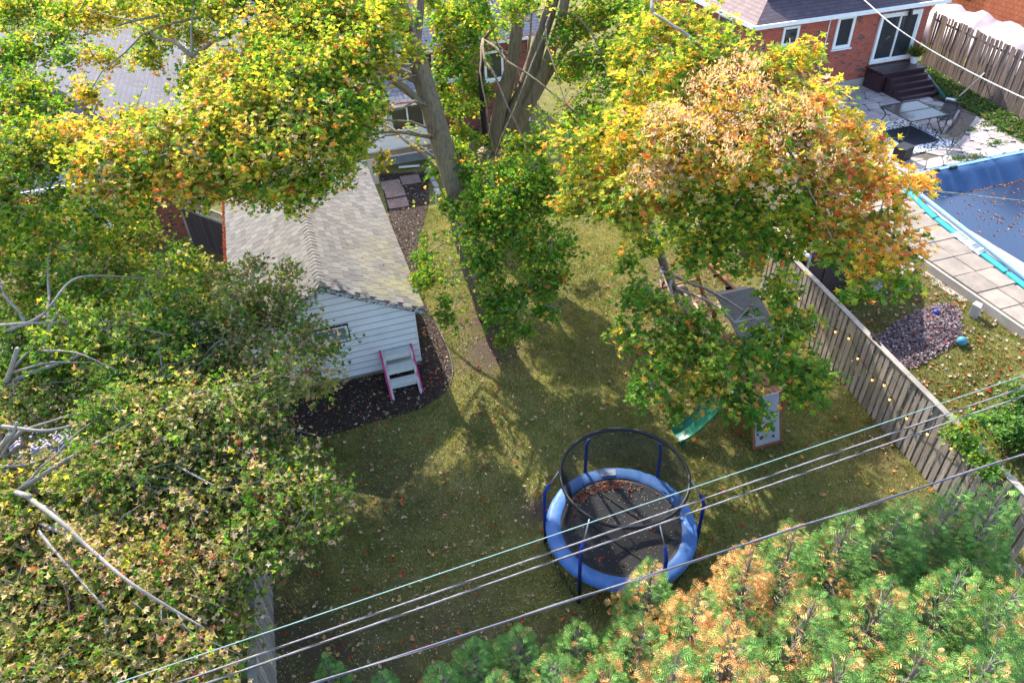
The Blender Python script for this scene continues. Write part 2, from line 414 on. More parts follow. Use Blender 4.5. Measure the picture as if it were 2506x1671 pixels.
me.from_pydata(gv.tolist(), [], q.tolist())
at_ = me.attributes.new('soil', 'FLOAT', 'POINT'); at_.data.foreach_set('value', soilmap(gx, gy).astype(np.float32))
mt, t, b = newmat('lawn_ground'); p = pos(t)
a_ = t.nodes.new('ShaderNodeAttribute'); a_.attribute_name = 'soil'
gcol = ramp(t, noise(t, 2.2, p, 6, .7), [(.25, (.09, .10, .028)), (.5, (.155, .15, .046)), (.75, (.26, .22, .085))])
scol = ramp(t, noise(t, 14, p, 5, .7), [(.3, (.045, .033, .027)), (.7, (.12, .085, .065))])
lk(t, mixc(t, a_.outputs['Fac'], gcol, scol), b.inputs['Base Color']); b.inputs['Roughness'].default_value = .95; b.inputs['Specular IOR Level'].default_value = .1
bump(t, b, noise(t, 45, p, 5, .8), .9, .03)
me.materials.append(mt)
ground = bpy.data.objects.new('ground', me); COL.objects.link(ground); tag(ground, kind='structure'); WO['ground'] = Vector()

mb = MB(); mb.poly([(v.x, v.y, .012) for v in BED]); mulch = mb.build('mulch_bed', MULCHB); tag(mulch, kind='structure')
mb = MB(); mb.poly([(-200, 50, .006), (200, 50, .006), (200, 59, .006), (-200, 59, .006)])
tag(mb.build('road', M('asphalt', (.07, .07, .072), (.05, .05, .052), 4, .9, .3)), kind='structure')
mb = MB(); mb.poly([(-200, 47, .01), (200, 47, .01), (200, 48.5, .01), (-200, 48.5, .01)]); mb.poly([(-4.6, 43, .011), (-1.5, 43, .011), (-1.5, 47, .011), (-4.6, 47, .011)])
tag(mb.build('pavement', M('pale_concrete_pavement', (.5, .47, .44), (.4, .38, .36), 2, .9, .2)), kind='structure')

# grass blades on the lawns
rng = np.random.default_rng(3)
def grass(name, n, x0, x1, y0, y1, excl, hscale=1., thin=1.):
    x = rng.uniform(x0, x1, n); y = rng.uniform(y0, y1, n); keep = np.ones(n, bool)
    for e in excl: keep &= ~inpoly(x, y, e)
    keep &= rng.random(n) > soilmap(x, y) * 1.0 * thin
    x, y = x[keep], y[keep]; n = len(x); z = gh(x, y)
    tuft = vnoise(x, y, .22, 8)
    h = rng.uniform(.035, .08, n) * (.6 + tuft) * hscale
    lean = np.stack([vnoise(x, y, .5, 9) - .5, vnoise(x, y, .5, 10) - .5], 1) * 1.6 + rng.normal(0, .45, (n, 2))
    a = rng.uniform(0, 2 * math.pi, n); wd = rng.uniform(.006, .012, n)
    B = np.stack([x, y, z], 1); D = np.stack([np.cos(a) * wd, np.sin(a) * wd, 0 * a], 1)
    Tp = B + np.stack([lean[:, 0] * h, lean[:, 1] * h, h], 1)
    V = np.stack([B - D, B + D, Tp], 1).reshape(-1, 3)
    dry = np.clip(vnoise(x, y, 1.6, 11) * .7 + vnoise(x, y, .4, 12) * .5 - .25 + rng.normal(0, .18, n), 0, 1)[:, None]
    C = (1 - dry) * np.array([.155, .195, .036]) + dry * np.array([.50, .42, .16])
    C = C * rng.uniform(.7, 1.25, (n, 1))
    o = obj_from(name, tri_mesh(name, V, np.arange(3 * n).reshape(-1, 3), np.repeat(C, 3, 0), GRASSM)); return o
g1 = grass('lawn_grass', 330000, -2.6, 13.2, 4.5, 26, [BEDP])
tag(g1, 'short patchy lawn grass across the fenced back yard', 'grass', kind='stuff')
g2 = grass('neighbour_grass', 60000, 13.3, 17.55, 5, 16.5, [], 1.1)
tag(g2, 'rough leaf-strewn grass between the grey fence and the pool slabs', 'grass', kind='stuff')

# mulch chips
n = 26000; x = rng.uniform(-2.4, 5.5, n); y = rng.uniform(13, 29.5, n); k = inpoly(x, y, BEDP); x, y = x[k], y[k]; n = len(x)
N = rng.normal(0, .35, (n, 3)); N[:, 2] = 1
C = pick(rng, n, [((.055, .035, .028), 6), ((.10, .065, .05), 4), ((.035, .022, .02), 4), ((.42, .36, .30), .8)])
ch = scatter('bark_chips', np.stack([x, y, .018 + rng.uniform(0, .02, n)], 1), N, rng.uniform(.035, .09, n), C, CHIP, CHIPM, None, rng)
tag(ch, 'dark bark mulch chips filling the bed beside the white garage', 'mulch', kind='stuff')

# ------------------------------------------------------------------ garage
GY0, GY1, GXR, GXL, GXC = 16.71, 26.5, 2.19, -2.41, -.11
GE, GR = 2.10, 3.36                                    # wall top at the eaves, ridge
gar = empty('garage', (GXC, 21.5, 0)); tag(gar, 'white clapboard garage with grey shingled gable roof beside the lawn', 'garage')
mb = MB(); mb.prism([(GXL, GY0 + .03, .17), (GXR - .02, GY0 + .03, .17), (GXR - .02, GY0 + .03, GE), (GXC, GY0 + .03, GR - .04), (GXL, GY0 + .03, GE)], (0, GY1 - GY0 - .03, 0))
mb.build('wall', SIDING, gar)
mb = MB(); mb.box(((GXL + GXR) / 2, (GY0 + GY1) / 2 + .03, .085), (GXR - GXL - .06, GY1 - GY0 - .06, .17)); mb.build('foundation', TANFOUND, gar)
sl = (GR - GE) / (GXR - GXC)
def gable_x(z):
    if z <= GE: return GXL, GXR
    d = (GR - z) / sl; return GXC - d, GXC + d
WX0, WX1, WZ0, WZ1 = -.70, .37, 1.44, 2.02
z = .17; ex = .212
while z < GR - .06:
    z1 = min(z + ex, GR - .05); a0, a1 = gable_x(z); b0, b1 = gable_x(z1)
    segs = [(a0, a1, b0, b1)]
    if z < WZ1 - .02 and z1 > WZ0 + .02: segs = [(a0, WX0, b0, WX0), (WX1, a1, WX1, b1)]
    for (p0, p1, q0, q1) in segs:
        mb = MB(); yb, yt = GY0 - .014, GY0 + .004       # bottom edge proud of the course below
        mb.add([(p0, yb, z), (p1, yb, z), (q1, yt, z1), (q0, yt, z1), (p0, GY0 + .029, z), (p1, GY0 + .029, z), (q1, GY0 + .029, z1), (q0, GY0 + .029, z1)],
               [(0, 1, 2, 3), (5, 4, 7, 6), (4, 5, 1, 0), (3, 2, 6, 7), (1, 5, 6, 2), (4, 0, 3, 7)])
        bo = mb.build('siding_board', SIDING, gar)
        mb = MB(); mb.box(((p0 + p1) / 2, yb - .003, z + .009), (p1 - p0, .006, .018)); mb.build('lap_shade_strip', LAP_SHADE, bo)  # dark strip painted in for the shadow under each lap
    z += ex
mb = MB(); mb.box((GXR + .012, GY0 + .02, 1.13), (.022, .09, 1.92)); mb.build('corner_trim', WHITE, gar)
win = empty('window', ((WX0 + WX1) / 2, GY0, 1.73)); win.parent = gar; win.location = Vector(((WX0 + WX1) / 2, GY0, 1.73)) - WO[gar.name]
def frame_ring(mb, x0, x1, z0, z1, y0, y1, wd):
    mb.box(((x0 + x1) / 2, (y0 + y1) / 2, z0 + wd / 2), (x1 - x0, y1 - y0, wd)); mb.box(((x0 + x1) / 2, (y0 + y1) / 2, z1 - wd / 2), (x1 - x0, y1 - y0, wd))
    mb.box((x0 + wd / 2, (y0 + y1) / 2, (z0 + z1) / 2), (wd, y1 - y0, z1 - z0 - 2 * wd)); mb.box((x1 - wd / 2, (y0 + y1) / 2, (z0 + z1) / 2), (wd, y1 - y0, z1 - z0 - 2 * wd)); return mb
frame_ring(MB(), WX0, WX1, WZ0, WZ1, GY0 - .03, GY0 + .03, .035).build('outer_trim', BLACKP, win)
frame_ring(MB(), WX0 + .036, WX1 - .036, WZ0 + .036, WZ1 - .036, GY0 - .022, GY0 + .028, .05).build('frame', WHITE, win)
mid = (WX0 + WX1) / 2
mb = MB(); mb.box((mid, GY0, (WZ0 + WZ1) / 2), (.05, .04, WZ1 - WZ0 - .18)); mb.build('mullion', WHITE, win)
for k in (-1, 1):
    mb = MB(); mb.box((mid + k * .22, GY0 + .004, (WZ0 + WZ1) / 2), (.022, .022, WZ1 - WZ0 - .18)); mb.build('muntin', WHITE, win)
    mb = MB(); mb.box((mid + k * .22, GY0 + .022, (WZ0 + WZ1) / 2), (.40, .008, WZ1 - WZ0 - .18)); mb.build('pane', PANEG, win)
# roof deck, rakes, gutter
ang = math.atan(sl); ca, sa = math.cos(ang), math.sin(ang)
EXR, EXL = 2.47, -2.70; YF, YB = GY0 - .12, GY1 + .1
zr = lambda x: GR + .03 - abs(x - GXC) * sl
for nm, xe in (('roof_deck', EXR), ('roof_deck', EXL)):
    mb = MB(); mb.prism([(GXC, YF, zr(GXC)), (xe, YF, zr(xe)), (xe, YF, zr(xe) - .035), (GXC, YF, zr(GXC) - .035)], (0, YB - YF, 0)); mb.build(nm, BLACKP, gar)
mt, t, b = newmat('peeling_black_white_paint'); pp = pos(t)
lk(t, ramp(t, noise(t, 9, pp, 6, .75, (1, 1, 4)), [(.47, (.012, .012, .014)), (.53, (.6, .6, .62))]), b.inputs['Base Color']); PEEL = mt
for xe in (EXR, EXL):
    mb = MB(); mb.prism([(GXC, YF - .02, zr(GXC) - .012), (xe, YF - .02, zr(xe) - .012), (xe, YF - .02, zr(xe) - .13), (GXC, YF - .02, zr(GXC) - .13)], (0, .022, 0)); mb.build('rake_board', PEEL, gar)
mb = MB(); zl = zr(EXL)
mb.tube([(EXL - .05, YF, zl - .05), (EXL - .05, YB, zl - .05)], .055, 8); gut = mb.build('gutter', WHITE, gar)
n = 1500; P = np.stack([EXL - .05 + rng.normal(0, .02, n), rng.uniform(YF, YB, n), zl + .012 + rng.uniform(0, .02, n)], 1); N = rng.normal(0, .5, (n, 3)); N[:, 2] = 1
o = scatter('gutter_leaves', P, N, rng.uniform(.05, .10, n), pick(rng, n, [((.45, .12, .05), 4), ((.35, .08, .04), 3), ((.5, .3, .2), 2)]), MAPLE_S, DRYLEAF, gar, rng); tag(o, kind='stuff')

# shingles: the nearest 300 as pieces, the rest joined
mt, t, b = newmat('garage_shingle'); pp = pos(t)
a_ = t.nodes.new('ShaderNodeAttribute'); a_.attribute_name = 'col'
gr = ramp(t, noise(t, 60, pp, 4, .8), [(.3, (.75, .75, .75)), (.7, (1.15, 1.15, 1.15))])
moss = ramp(t, noise(t, 1.1, pp, 4, .6), [(.46, (0, 0, 0)), (.62, (1, 1, 1))])
c = mixc(t, 1., a_.outputs['Color'], gr, 'MULTIPLY'); sx = t.nodes.new('ShaderNodeSeparateXYZ'); lk(t, pp, sx.inputs[0])
mr = t.nodes.new('ShaderNodeMapRange'); mr.inputs[1].default_value = 0.6; mr.inputs[2].default_value = 2.5; lk(t, sx.outputs[0], mr.inputs[0])
mr2 = t.nodes.new('ShaderNodeMapRange'); mr2.inputs[1].default_value = 22.5; mr2.inputs[2].default_value = 17.0; lk(t, sx.outputs[1], mr2.inputs[0])
mu = t.nodes.new('ShaderNodeMath'); mu.operation = 'MULTIPLY'; lk(t, mr.outputs[0], mu.inputs[0]); lk(t, mr2.outputs[0], mu.inputs[1])
mu2 = t.nodes.new('ShaderNodeMath'); mu2.operation = 'MULTIPLY'; lk(t, mu.outputs[0], mu2.inputs[0]); lk(t, moss, mu2.inputs[1])
lk(t, mixc(t, mu2.outputs[0], c, (.25, .235, .11)), b.inputs['Base Color']); b.inputs['Roughness'].default_value = .95; b.inputs['Specular IOR Level'].default_value = .15
SHM = mt
TW, EXP = .30, .205; rs = random.Random(5)
shades = [(.165, .155, .150), (.15, .14, .138), (.18, .168, .162), (.13, .122, .12), (.158, .148, .145), (.195, .182, .175)]
sh_me = []
for cc in shades:
    mb = MB(); w2 = TW / 2 - .009
    mb.add([(-w2, 0, 0), (w2, 0, 0), (w2, EXP + .05, -.006), (-w2, EXP + .05, -.006), (-w2, 0, .024), (w2, 0, .024), (w2, EXP + .05, .002), (-w2, EXP + .05, .002)], [(3, 2, 1, 0), (4, 5, 6, 7), (0, 1, 5, 4), (1, 2, 6, 5), (2, 3, 7, 6), (3, 0, 4, 7)])
    me = mb.mesh('shingle', SHM); aa = me.attributes.new('col', 'FLOAT_COLOR', 'POINT'); aa.data.foreach_set('color', list((*cc, 1)) * 8); sh_me.append(me)
items = []
for side, xe in ((1, EXR + .03), (-1, EXL - .02)):
    d = Vector((side * ca, 0, -sa)); Yv = -d; X = Vector((0, side, 0)); Z = X.cross(Yv); rot = Matrix((X, Yv, Z)).transposed()
    L = abs(xe - GXC) / ca; rows = int(L / EXP)
    for r in range(rows + 1):
        s0 = L - r * EXP
        if s0 < .12: continue
        off = (r % 2) * TW / 2 + (r % 3) * .04; y = YF - off + TW / 2
        while y < YB:
            y0 = max(y, YF + TW * .25)
            pnt = Vector((GXC, y, GR + .034)) + d * s0
            if y > YF: items.append((pnt + Z * .0, rot, rs.randrange(6), rs.uniform(-.012, .012)))
            y += TW
camv = Vector((0, 0, H))
def vis(it):
    p = it[0]; dx = (p - camv).length
    hidden = 0 if p.x > GXC else 3 + (0 if p.y > 21 else 6)
    return dx + hidden
items.sort(key=vis)
for p, rot, k, ja in items[:300]:
    place('shingle', sh_me[k], gar, p, rot @ Matrix.Rotation(ja, 3, 'Z'))
tmpl = np.array([v.co[:] for v in sh_me[0].vertices]); tf = []
for f in sh_me[0].polygons: v = list(f.vertices); tf += [(v[0], v[1], v[2]), (v[0], v[2], v[3])]
tf = np.array(tf); Vs, Ts, Cs = [], [], []
for i, (p, rot, k, ja) in enumerate(items[300:]):
    rr = np.array(rot @ Matrix.Rotation(ja, 3, 'Z')); Vs.append(tmpl @ rr.T + np.array(p)); Ts.append(tf + 8 * i); Cs.append(np.tile(shades[k], (8, 1)))
o = obj_from('far_shingles', tri_mesh('far_shingles', np.concatenate(Vs), np.concatenate(Ts), np.concatenate(Cs), SHM), gar); tag(o, kind='stuff')
y = YF + .02; k = 0
rc = []
for cc in shades[:3]:
    mb = MB(); hw = .15; dz = hw * sl
    mb.add([(-hw, 0, -dz + .03), (-.03, 0, .028), (.03, 0, .028), (hw, 0, -dz + .03), (-hw, .24, -dz + .012), (-.03, .24, .01), (.03, .24, .01), (hw, .24, -dz + .012), (-hw, 0, -dz + .008), (hw, 0, -dz + .008)],
           [(0, 1, 5, 4), (1, 2, 6, 5), (2, 3, 7, 6), (8, 9, 3, 2, 1, 0)])
    me = mb.mesh('ridge_shingle', SHM); aa = me.attributes.new('col', 'FLOAT_COLOR', 'POINT'); aa.data.foreach_set('color', list((*cc, 1)) * 10); rc.append(me)
while y < YB - .1:
    place('ridge_shingle', rs.choice(rc), gar, (GXC + rs.uniform(-.008, .008), y, GR + .045)); y += .185

# white play steps with magenta sides
st = empty('play_steps', (1.5, 15.95, 0)); tag(st, 'small white wooden steps with magenta sides leaning on the garage wall', 'steps')
for sx_ in (1.13, 1.91):
    x0 = sx_ - .03; pr = [(x0, 15.48, 0), (x0, 15.60, 0), (x0, 16.66, .66), (x0, 16.66, .86), (x0, 16.30, .86), (x0, 16.30, .60), (x0, 15.98, .60), (x0, 15.98, .33), (x0, 15.68, .33), (x0, 15.68, .12), (x0, 15.48, .12)]
    mb = MB(); mb.prism(pr, (.06, 0, 0)); mb.build('stringer', OFFW, st)
    xo = x0 - .046 if sx_ < 1.5 else x0 + .063
    mb = MB(); mb.prism([(xo, 15.46, .0), (xo, 15.64, 0), (xo, 16.68, .70), (xo, 16.68, .90), (xo, 16.5, .90)], (.043, 0, 0)); mb.build('magenta_side', PINK, st)
for (y, z) in ((15.85, .345), (16.15, .615), (16.48, .875)):
    mb = MB(); mb.box((1.52, y, z), (.72, .27, .03)); mb.build('tread', OFFW, st, bevel=.004)
    mb = MB(); mb.box((1.52, y - .11, z - .08), (.72, .02, .13)); mb.build('riser', OFFW, st)
# black plastic edging
ed = curve_pts([v + Vector((0, 0, .02)) for v in BED[6:16]], 6)
mb = MB(); mb.tube(ed, .022, 6); tag(mb.build('garden_edging', BLACKP, smooth=True), 'curved black plastic edging along the mulch bed', 'edging')

# ------------------------------------------------------------------ fences
def fence(name, p0, p1, h, label, bw, pitch, mat, capmat, both=True, side=-1, cap=True, gapfn=None, z0=None, post_every=2.4, lean=.006, seed=1, group=None):
    p0 = Vector((*p0[:2], 0)); p1 = Vector((*p1[:2], 0)); d = (p1 - p0); L = d.length; d.normalize(); nrm = Vector((-d.y, d.x, 0)) * side
    zg = (lambda q: float(gh(q.x, q.y))) if z0 is None else (lambda q: z0)
    root = empty(name, (p0 + p1) / 2); tag(root, label, 'fence', group); r = random.Random(seed); th = math.atan2(d.y, d.x)
    bm = MB(); bm.box((0, 0, .5), (bw, .018, 1)); me = bm.mesh('board', mat)
    n = int(L / pitch)
    for i in range(n):
        q = p0 + d * (i + .5) * pitch; hb = h * r.uniform(.985, 1.01) - .05
        place('board', me, root, q + nrm * .038 + Vector((0, 0, zg(q) + .02)), (r.uniform(-lean, lean) * 2, r.uniform(-lean, lean), th + r.uniform(-.02, .02)), (r.uniform(.93, 1.03), 1, hb))
    if both:
        for i in range(n - 1):
            q = p0 + d * (i + 1) * pitch
            place('board', me, root, q - nrm * .038 + Vector((0, 0, zg(q) + .02)), (0, r.uniform(-lean, lean), th), (r.uniform(.93, 1.03), 1, h * .99 - .05))
    for zz in (.35, h - .35):
        mb = MB(); a = p0 + Vector((0, 0, zg(p0) + zz)); c = p1 + Vector((0, 0, zg(p1) + zz)); mb.bar(a, c, .035, .085); mb.build('rail', mat, root)
    k = max(1, round(L / post_every))
    for i in range(k + 1):
        q = p0 + d * (L * i / k); mb = MB(); mb.box((q.x, q.y, zg(q) + h / 2), (.055, .055, h - .02), Matrix.Rotation(th, 3, 'Z')); mb.build('post', mat, root)
    if cap:
        for i in range(k):
            a = p0 + d * (L * i / k + .004); c = p0 + d * (L * (i + 1) / k - .004); zz = Vector((0, 0, h + .012 + r.uniform(-.004, .004)))
            mb = MB(); mb.bar(a + zz + Vector((0, 0, zg(a))), c + zz + Vector((0, 0, zg(c))), .15, .03); mb.build('cap_rail', capmat, root)
    return root, d, nrm
FA, FB = (13.55, 16.6), (12.45, 5.4); FH = 1.95
fenceR, fdR, fnR = fence('board_fence', FA, FB, FH, 'long weathered grey board fence with cap rail and string lights, right of lawn', .145, .205, OLDWOOD, CAPWOOD, side=-1, z0=0.0, seed=2)
LA, LB = (-2.42, 15.3), (-2.68, 6.2)
fenceL, fdL, fnL = fence('board_fence', LA, LB, 1.8, 'shaded board fence at the left edge of the lawn, under the brown-leaved tree', .145, .20, OLDWOOD, CAPWOOD, side=-1, seed=3)
mb = MB(); q = at(618, 1000, 1.0); mb.box((q.x, q.y, .6), (.10, .10, 1.2)); mb.box((q.x, q.y, 1.22), (.13, .13, .04)); tag(mb.build('bollard_post', BLACKP, bevel=.01), 'short black post at the corner of the mulch bed by the left fence', 'post')
# string lights
BULB = bpy.data.materials.new('warm_bulb'); BULB.use_nodes = True
bb = BULB.node_tree.nodes['Principled BSDF']; bb.inputs['Base Color'].default_value = (.9, .6, .25, 1); bb.inputs['Emission Color'].default_value = (1, .55, .15, 1); bb.inputs['Emission Strength'].default_value = .7
def string_light(label, pts, extra0, extra1):
    root = empty('string_light', pts[0]); tag(root, label, 'string light')
    allp = ([extra0] if extra0 else []) + [p + Vector((0, 0, .10)) for p in pts] + ([extra1] if extra1 else [])
    wire = []
    for a, c in zip(allp[:-1], allp[1:]):
        for k in range(5):
            tt = k / 5; wire.append(a.lerp(c, tt) - Vector((0, 0, .10 * tt * (1 - tt) * 4 * min(1, (c - a).length / 1.2))))
    wire.append(allp[-1])
    MB().tube(wire, .007, 5).build('wire', BLACKP, root)
    bme = MB().sphere((0, 0, -.035), .03, 10, 7, (1, 1, 1.25)).mesh('bulb', BULB, True); sme = MB().tube([(0, 0, 0), (0, 0, .07)], .016, 8).mesh('socket', BLACKP)
    for p in pts:
        bo = place('bulb', bme, root, p); so = bpy.data.objects.new('socket', sme); COL.objects.link(so); so.parent = bo
fo = Vector((*FA, 0)) + fnR * .12
src = [(118, 165), (160, 217), (203, 262), (255, 293), (306, 318), (340, 394), (395, 475), (440, 495), (461, 549), (525, 620), (604, 680), (692, 733)]
bl = [atplane((1880 + a * .6469) / S_, (620 + c * .6469) / S_, fo, fnR) for a, c in src] + [atplane(2233, 1078, fo, fnR)]
string_light('string of warm bulbs looped along the right grey fence', bl, bl[0] + Vector((.2, 1.6, .2)), bl[-1] + Vector((-.1, -1.5, .2)))
fo2 = Vector((*LA, 0)) + fnL * .12
bl2 = [atplane(a, c, fo2, fnL) for a, c in ((599, 1413), (602, 1471), (601, 1518))]
string_light('string of warm bulbs on the left fence', bl2, bl2[0] + Vector((0, 1.5, .1)), bl2[-1] + Vector((0, -1.5, .1)))

# dark lattice-topped fence between garage and brick house
la, lb = Vector((-4.35, 26.7, 0)), Vector((-2.80, 24.75, 0)); ld = (lb - la).normalized(); ln = Vector((ld.y, -ld.x, 0)); lth = math.atan2(ld.y, ld.x)
lf = empty('lattice_fence', (la + lb) / 2); tag(lf, 'dark wooden fence with lattice top between the garage and the brick house', 'fence')
LL = (lb - la).length; bme = MB().box((0, 0, .72), (.135, .02, 1.44)).mesh('board', DARKWOOD)
for i in range(int(LL / .14)): place('board', bme, lf, la + ld * (.07 + i * .14), (0, 0, lth))
for zz, hh in ((1.50, .09), (1.86, .06), (.12, .09)):
    MB().bar(la + Vector((0, 0, zz)) - ln * .0, lb + Vector((0, 0, zz)), .06, hh).build('rail', CAPWOOD if zz > 1 else DARKWOOD, lf)
sme = MB().box((0, 0, 0), (.40, .008, .03)).mesh('lattice_slat', OLDWOOD)
for i in range(int(LL / .11)):
    for s in (-1, 1):
        place('lattice_slat', sme, lf, la + ld * (.1 + i * .11) + Vector((0, 0, 1.68)) + ln * .006 * s, Matrix.Rotation(lth, 3, 'Z') @ Matrix.Rotation(s * R_(48), 3, 'Y'))
for q in (la, lb): MB().box((q.x, q.y, .95), (.1, .1, 1.9)).build('post', OLDWOOD, lf)

# ------------------------------------------------------------------ white extension and main brick house behind
def window(parent, x0, x1, z0, z1, y, fw=.07, glass=PANE, mull=(), fmat=WHITE, sill=True):
    wroot = empty('window', ((x0 + x1) / 2, y, z0)); wroot.parent = parent; wroot.location = Vector(((x0 + x1) / 2, y, z0)) - WO[parent.name]
    frame_ring(MB(), x0, x1, z0, z1, y - .06, y + .02, fw).build('frame', fmat, wroot)
    MB().box(((x0 + x1) / 2, y - .012, (z0 + z1) / 2), (x1 - x0 - 2 * fw + .01, .014, z1 - z0 - 2 * fw + .01)).build('pane', glass, wroot)
    for mx in mull: MB().box((mx, y - .03, (z0 + z1) / 2), (.06, .05, z1 - z0 - 2 * fw)).build('mullion', fmat, wroot)
    if sill: MB().box(((x0 + x1) / 2, y - .07, z0 - .035), (x1 - x0 + .14, .12, .05)).build('sill', fmat, wroot)
    return wroot
EY = 30.35
exn = empty('sunroom', (4, EY + 1, 0)); tag(exn, 'white clapboard sunroom on a blue grey foundation behind the garage', 'building')
MB().box((4.0, EY + 1.1, 1.7), (4.2, 2.1, 2.2)).build('wall', SIDING, exn)
MB().box((4.1, EY + 1.15, .29), (3.9, 2.0, .58)).build('foundation', FOUND, exn)
MB().box((3.85, EY - .12, .66), (3.9, .12, .16)).build('beam', M('bare_beam_wood', (.33, .22, .14), (.22, .15, .1), 4, .85, .3), exn)
MB().box((3.85, EY - .10, .53), (3.9, .05, .08)).build('drip_board', WHITE, exn)
z = .78
while z < 2.7:
    for (a, c) in ([(1.9, 6.1)] if z < 1.45 else [(1.9, 2.15), (3.55, 3.95), (5.85, 6.1)]):
        MB().add([(a, EY + .02, z), (c, EY + .02, z), (c, EY + .046, z + .2), (a, EY + .046, z + .2), (a, EY + .049, z), (c, EY + .049, z)], [(0, 1, 2, 3), (4, 5, 1, 0)]).build('siding_board', SIDING, exn)
    z += .2
CURT = M('white_curtain', (.6, .6, .62), (.3, .31, .33), 7, .8, 0, stretch=(3, 1, .3))
for a, c in ((2.15, 3.55), (3.95, 5.85)):
    wd = window(exn, a, c, 1.5, 2.62, EY + .05, .08, PANE, ((a + c) / 2,), sill=False)
    for s in (a + .2, c - .2): MB().box((s, EY + .03, 2.06), (.2, .012, .9)).build('curtain', CURT, wd)
for a, c, z0, z1 in ((1.75, 6.25, 2.72, 4.0),):
    MB().prism([(a, EY - .28, 2.72), (a, EY - .28, 2.80), (a, EY + 2.2, 4.03), (a, EY + 2.2, 3.93)], (c - a, 0, 0)).build('roof', SH_GX, exn)
    gt = MB().box(((a + c) / 2, EY - .33, 2.74), (c - a, .1, .1)).build('gutter', WHITE, exn)
def gutter_leaves(x0, x1, y, z, parent, n=500):
    P = np.stack([rng.uniform(x0, x1, n), y + rng.normal(0, .03, n), z + rng.uniform(0, .02, n)], 1); N = rng.normal(0, .5, (n, 3)); N[:, 2] = 1
    o = scatter('gutter_leaves', P, N, rng.uniform(.06, .13, n), pick(rng, n, [((.5, .14, .05), 4), ((.4, .1, .05), 3), ((.55, .32, .2), 2)]), MAPLE_S, DRYLEAF, parent, rng); tag(o, kind='stuff')
gutter_leaves(1.8, 6.2, EY - .32, 2.80, exn)
mh = empty('brick_house', (5.5, 35, 0)); tag(mh, 'red brick house with slate grey roof half hidden behind the big maple trunks', 'building')
MY = 32.6
MB().box((5.6, MY + 4.5, 2.1), (11.2, 9, 4.2)).build('wall', BRICK_L, mh)
window(mh, 6.6, 7.9, 2.55, 3.75, MY - .0, .1)
window(mh, 9.0, 9.9, 2.3, 3.6, MY - .0, .1)
MB().prism([(-.5, MY - .45, 4.1), (-.5, MY - .45, 4.2), (-.5, MY + 4.5, 7.2), (-.5, MY + 9.4, 4.2), (-.5, MY + 9.4, 4.1)], (12.2, 0, 0)).build('roof', SH_GY2, mh)
MB().box((5.6, MY - .50, 4.1), (12.2, .1, .12)).build('gutter', WHITE, mh)
gutter_leaves(-.4, 11.5, MY - .5, 4.17, mh, 900)
MB().tube([(11.1, MY - .06, .1), (11.1, MY - .06, 4.0), (11.1, MY - .4, 4.1)], .05, 8).build('downspout', WHITE, mh)
# things beside the sunroom
MB().box((0, 0, 0), (.9, .14, .035), Matrix.Rotation(R_(-12), 3, 'Z')).build('white_plank', WHITE)
o = bpy.data.objects['white_plank']; p = at(940, 384, .06); o.location = p + Vector((0, 0, .03)); tag(o, 'loose white plank lying at the foot of the sunroom foundation', 'plank')
MB().box((2.95, 28.9, .55), (.36, .05, 1.1), Matrix.Rotation(R_(-4), 3, 'Z')).build('grey_panel', M('grey_panel_board', (.40, .38, .36), None, 3, .8, .1)); tag(bpy.data.objects['grey_panel'], 'upright grey board standing between the garage and the sunroom', 'board')
pv = [(898, 424, 0), (943, 412, 1), (907, 442, 2), (914, 466, 3)]
lab = ['reddish paver against the sunroom corner, beside the grey board', 'reddish paver set farthest right beside the mulch', 'middle reddish paver of the row beside the garage', 'reddish paver nearest the camera beside the garage roof']
for (a, c, k) in pv:
    p = at(a, c, .04); mb = MB(); mb.box((p.x, p.y, .022), (.80, .80, .045), Matrix.Rotation(R_(-3), 3, 'Z')); o = mb.build('paver', PAVER, bevel=.008); tag(o, lab[k], 'paver', 'pavers between garage and sunroom')
for k, (a, c) in enumerate(((985, 392), (992, 408), (1000, 424), (1005, 440))):
    p = at(a, c, .1); mb = MB(); mb.box((p.x, p.y, .07), (.2, .55, .14), Matrix.Rotation(R_(4 * k - 6), 3, 'Z')); o = mb.build('border_stone', CONC, bevel=.02)
    tag(o, ['farthest pinkish border stone of the row beside the leaning trunk', 'second farthest pinkish border stone beside the leaning trunk', 'third pinkish border stone beside the leaning trunk', 'nearest pinkish border stone of the row beside the leaning trunk'][k], 'stone', 'border stones by the trunk')
# black slat gate
gt = empty('slat_gate', (7.1, 29.2, 0)); tag(gt, 'dark slatted gate behind the big trunks', 'gate')
for i in range(9): MB().box((6.5 + i * .14, 29.2, .85), (.06, .03, 1.5)).build('slat', DARKMET, gt)
for zz in (.2, 1.5): MB().box((7.06, 29.235, zz), (1.25, .03, .08)).build('rail', DARKMET, gt)

# ------------------------------------------------------------------ left brick house with hip roof
lh = empty('brick_house', (-10, 33, 0)); tag(lh, 'brick bungalow with big slate hip roof at upper left under the maple', 'building')
X0, X1, Y0, Y1, ZE, ZR = -16.5, -4.5, 27.3, 42, 2.9, 6.6
MB().box(((X0 + X1) / 2, (Y0 + Y1) / 2, ZE / 2), (X1 - X0, Y1 - Y0, ZE)).build('wall', BRICK_L, lh)
ov = .45; a, b2, c, d = (X0 - ov, Y0 - ov, ZE), (X1 + ov, Y0 - ov, ZE), (X1 + ov, Y1 + ov, ZE), (X0 - ov, Y1 + ov, ZE); xc = (X0 + X1) / 2; r0, r1 = (xc, Y0 + 6.0, ZR), (xc, Y1 - 6.0, ZR)
MB().poly([b2, c, r1, r0]).build('roof_slope', SH_GY, lh); MB().poly([d, a, r0, r1]).build('roof_slope', SH_GY, lh)
